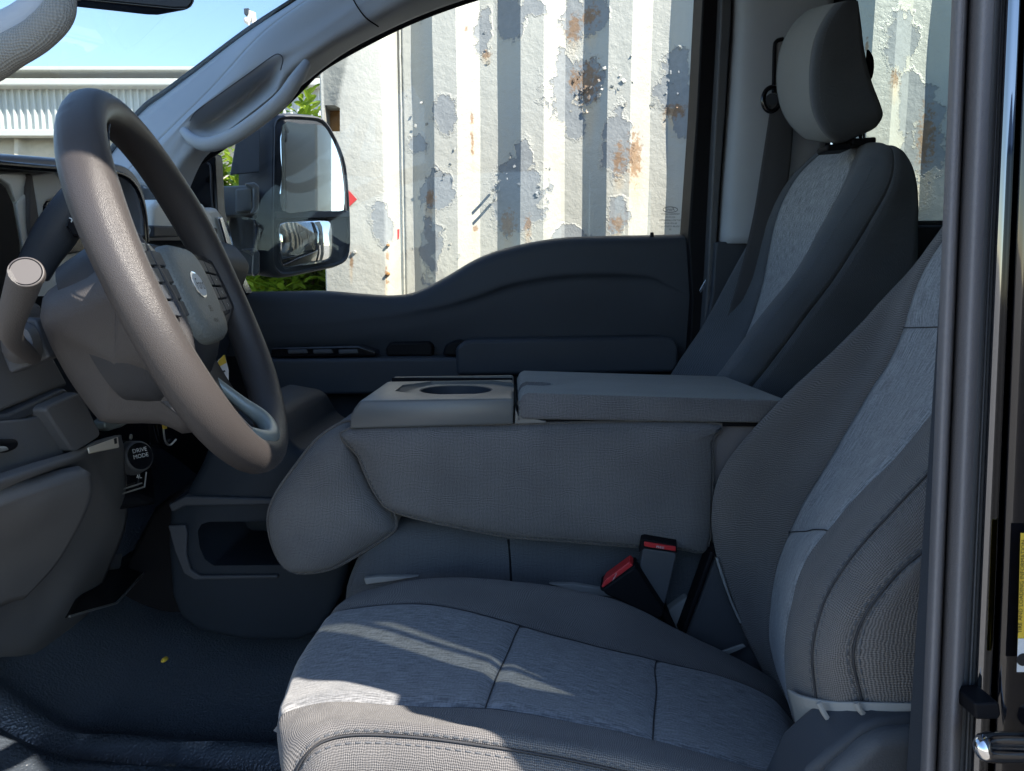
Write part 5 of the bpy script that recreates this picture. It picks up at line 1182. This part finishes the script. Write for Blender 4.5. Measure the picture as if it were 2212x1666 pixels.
text_mesh('emblem_script', 'Ford', em + wn * .0019, wl, ww, .0165, 'dark2', emb, 0, shear=.3)
text_mesh('srs_text', 'SRS', QW(455, 667, .0108), wl, ww, .009, 'ink', cover, .0004)
text_mesh('airbag_text', 'AIRBAG', QW(467, 692, .0104), wl, ww, .006, 'ink', cover, .0004)
# far spoke with switch pad
def wslab(name, pts, c0, c1, mat, par, bev=.003): return slab(name, LW(pts, c0), wn * (c1 - c0), mat, par, bev)
fs_ = slab('spoke', [WP(.06, .040, -.030), WP(.12, .044, -.018), WP(.172, .040, -.008), WP(.172, -.022, -.008), WP(.12, -.042, -.018), WP(.06, -.050, -.030)], wn * .014, 'hubdark', sw, .006)
ns_ = slab('spoke', [WP(-.06, .040, -.030), WP(-.12, .044, -.018), WP(-.172, .040, -.008), WP(-.172, -.022, -.008), WP(-.12, -.042, -.018), WP(-.06, -.050, -.030)], wn * .014, 'hubdark', sw, .006)
def pad(par, sgn):
    slab('switch_pad', [WP(sgn * a, b, -.010) for a, b in ((.062, .034), (.078, .044), (.136, .044), (.150, .034), (.150, -.014), (.138, -.028), (.078, -.032), (.062, -.022))], wn * .012, 'gblack', par, .003)
    for i in range(4):
        bt = .034 - i * .0155
        slab('switch_button', [WP(sgn * .070, bt, .002), WP(sgn * .098, bt, .002), WP(sgn * .098, bt - .0135, .002), WP(sgn * .070, bt - .0135, .002)], wn * .003, 'dark', par, .001)
        slab('switch_button', [WP(sgn * .101, bt, .002), WP(sgn * .140, bt * .9, .002), WP(sgn * .140, bt * .9 - .012, .002), WP(sgn * .101, bt - .0135, .002)], wn * .003, 'dark', par, .001)
        if sgn > 0: text_mesh('button_mark', '-+<>'[i], WP(.120, bt - .007, .0052), wl, ww, .009, 'white', par)
pad(fs_, 1); pad(ns_, -1)
tube('pad_bezel', [WP(-.060, .052, -.012), WP(-.085, .050, -.006), WP(-.092, .02, -.002), WP(-.090, -.03, -.002), WP(-.080, -.055, -.010), WP(-.066, -.075, -.022)], [.004, .006, .007, .008, .0085, .006], M['shroud'], ns_, 12, 6)
# lower double spoke with pale U-shaped bezel
UB = [WP(-.050, -.060, -.055), WP(-.052, -.090, -.046), WP(-.050, -.122, -.024), WP(-.044, -.146, -.004), WP(-.026, -.160, .006), WP(0, -.165, .008), WP(.026, -.160, .006), WP(.044, -.146, .000), WP(.050, -.122, -.014), WP(.052, -.090, -.030), WP(.050, -.065, -.040)]
ls = slab('spoke', [WP(-.056, -.060, -.070), WP(.056, -.060, -.070), WP(.058, -.11, -.046), WP(.048, -.150, -.020), WP(.02, -.170, -.010), WP(-.02, -.170, -.010), WP(-.048, -.150, -.020), WP(-.058, -.11, -.046)], wn * .010, 'hubdark', sw, .003)
tube('spoke_bezel', UB, [.0050, .006, .0075, .0090, .0095, .0098, .0098, .0090, .007, .0055, .0045], M['satin'], ls, 12, 6)
slab('spoke_infill', [WP(-.040, -.065, -.058), WP(.040, -.065, -.058), WP(.040, -.11, -.034), WP(.02, -.145, -.012), WP(-.02, -.145, -.012), WP(-.040, -.11, -.034)], wn * .004, 'gblack', ls, .002)

# crumb on the floor
cr = QZ(356, 1432, z_(-.585))
tag(loft('dry_leaf', [[cr + Vector((math.cos(a) * .005 * s, math.sin(a) * .009 * s, .003 + h)) for a in [i * math.pi / 5 for i in range(10)]] for s, h in ((.6, 0), (1, .002), (.7, .005), (.2, .006))], 'yellow'), 'tiny dry yellow leaf lying on the vinyl floor', 'leaf')
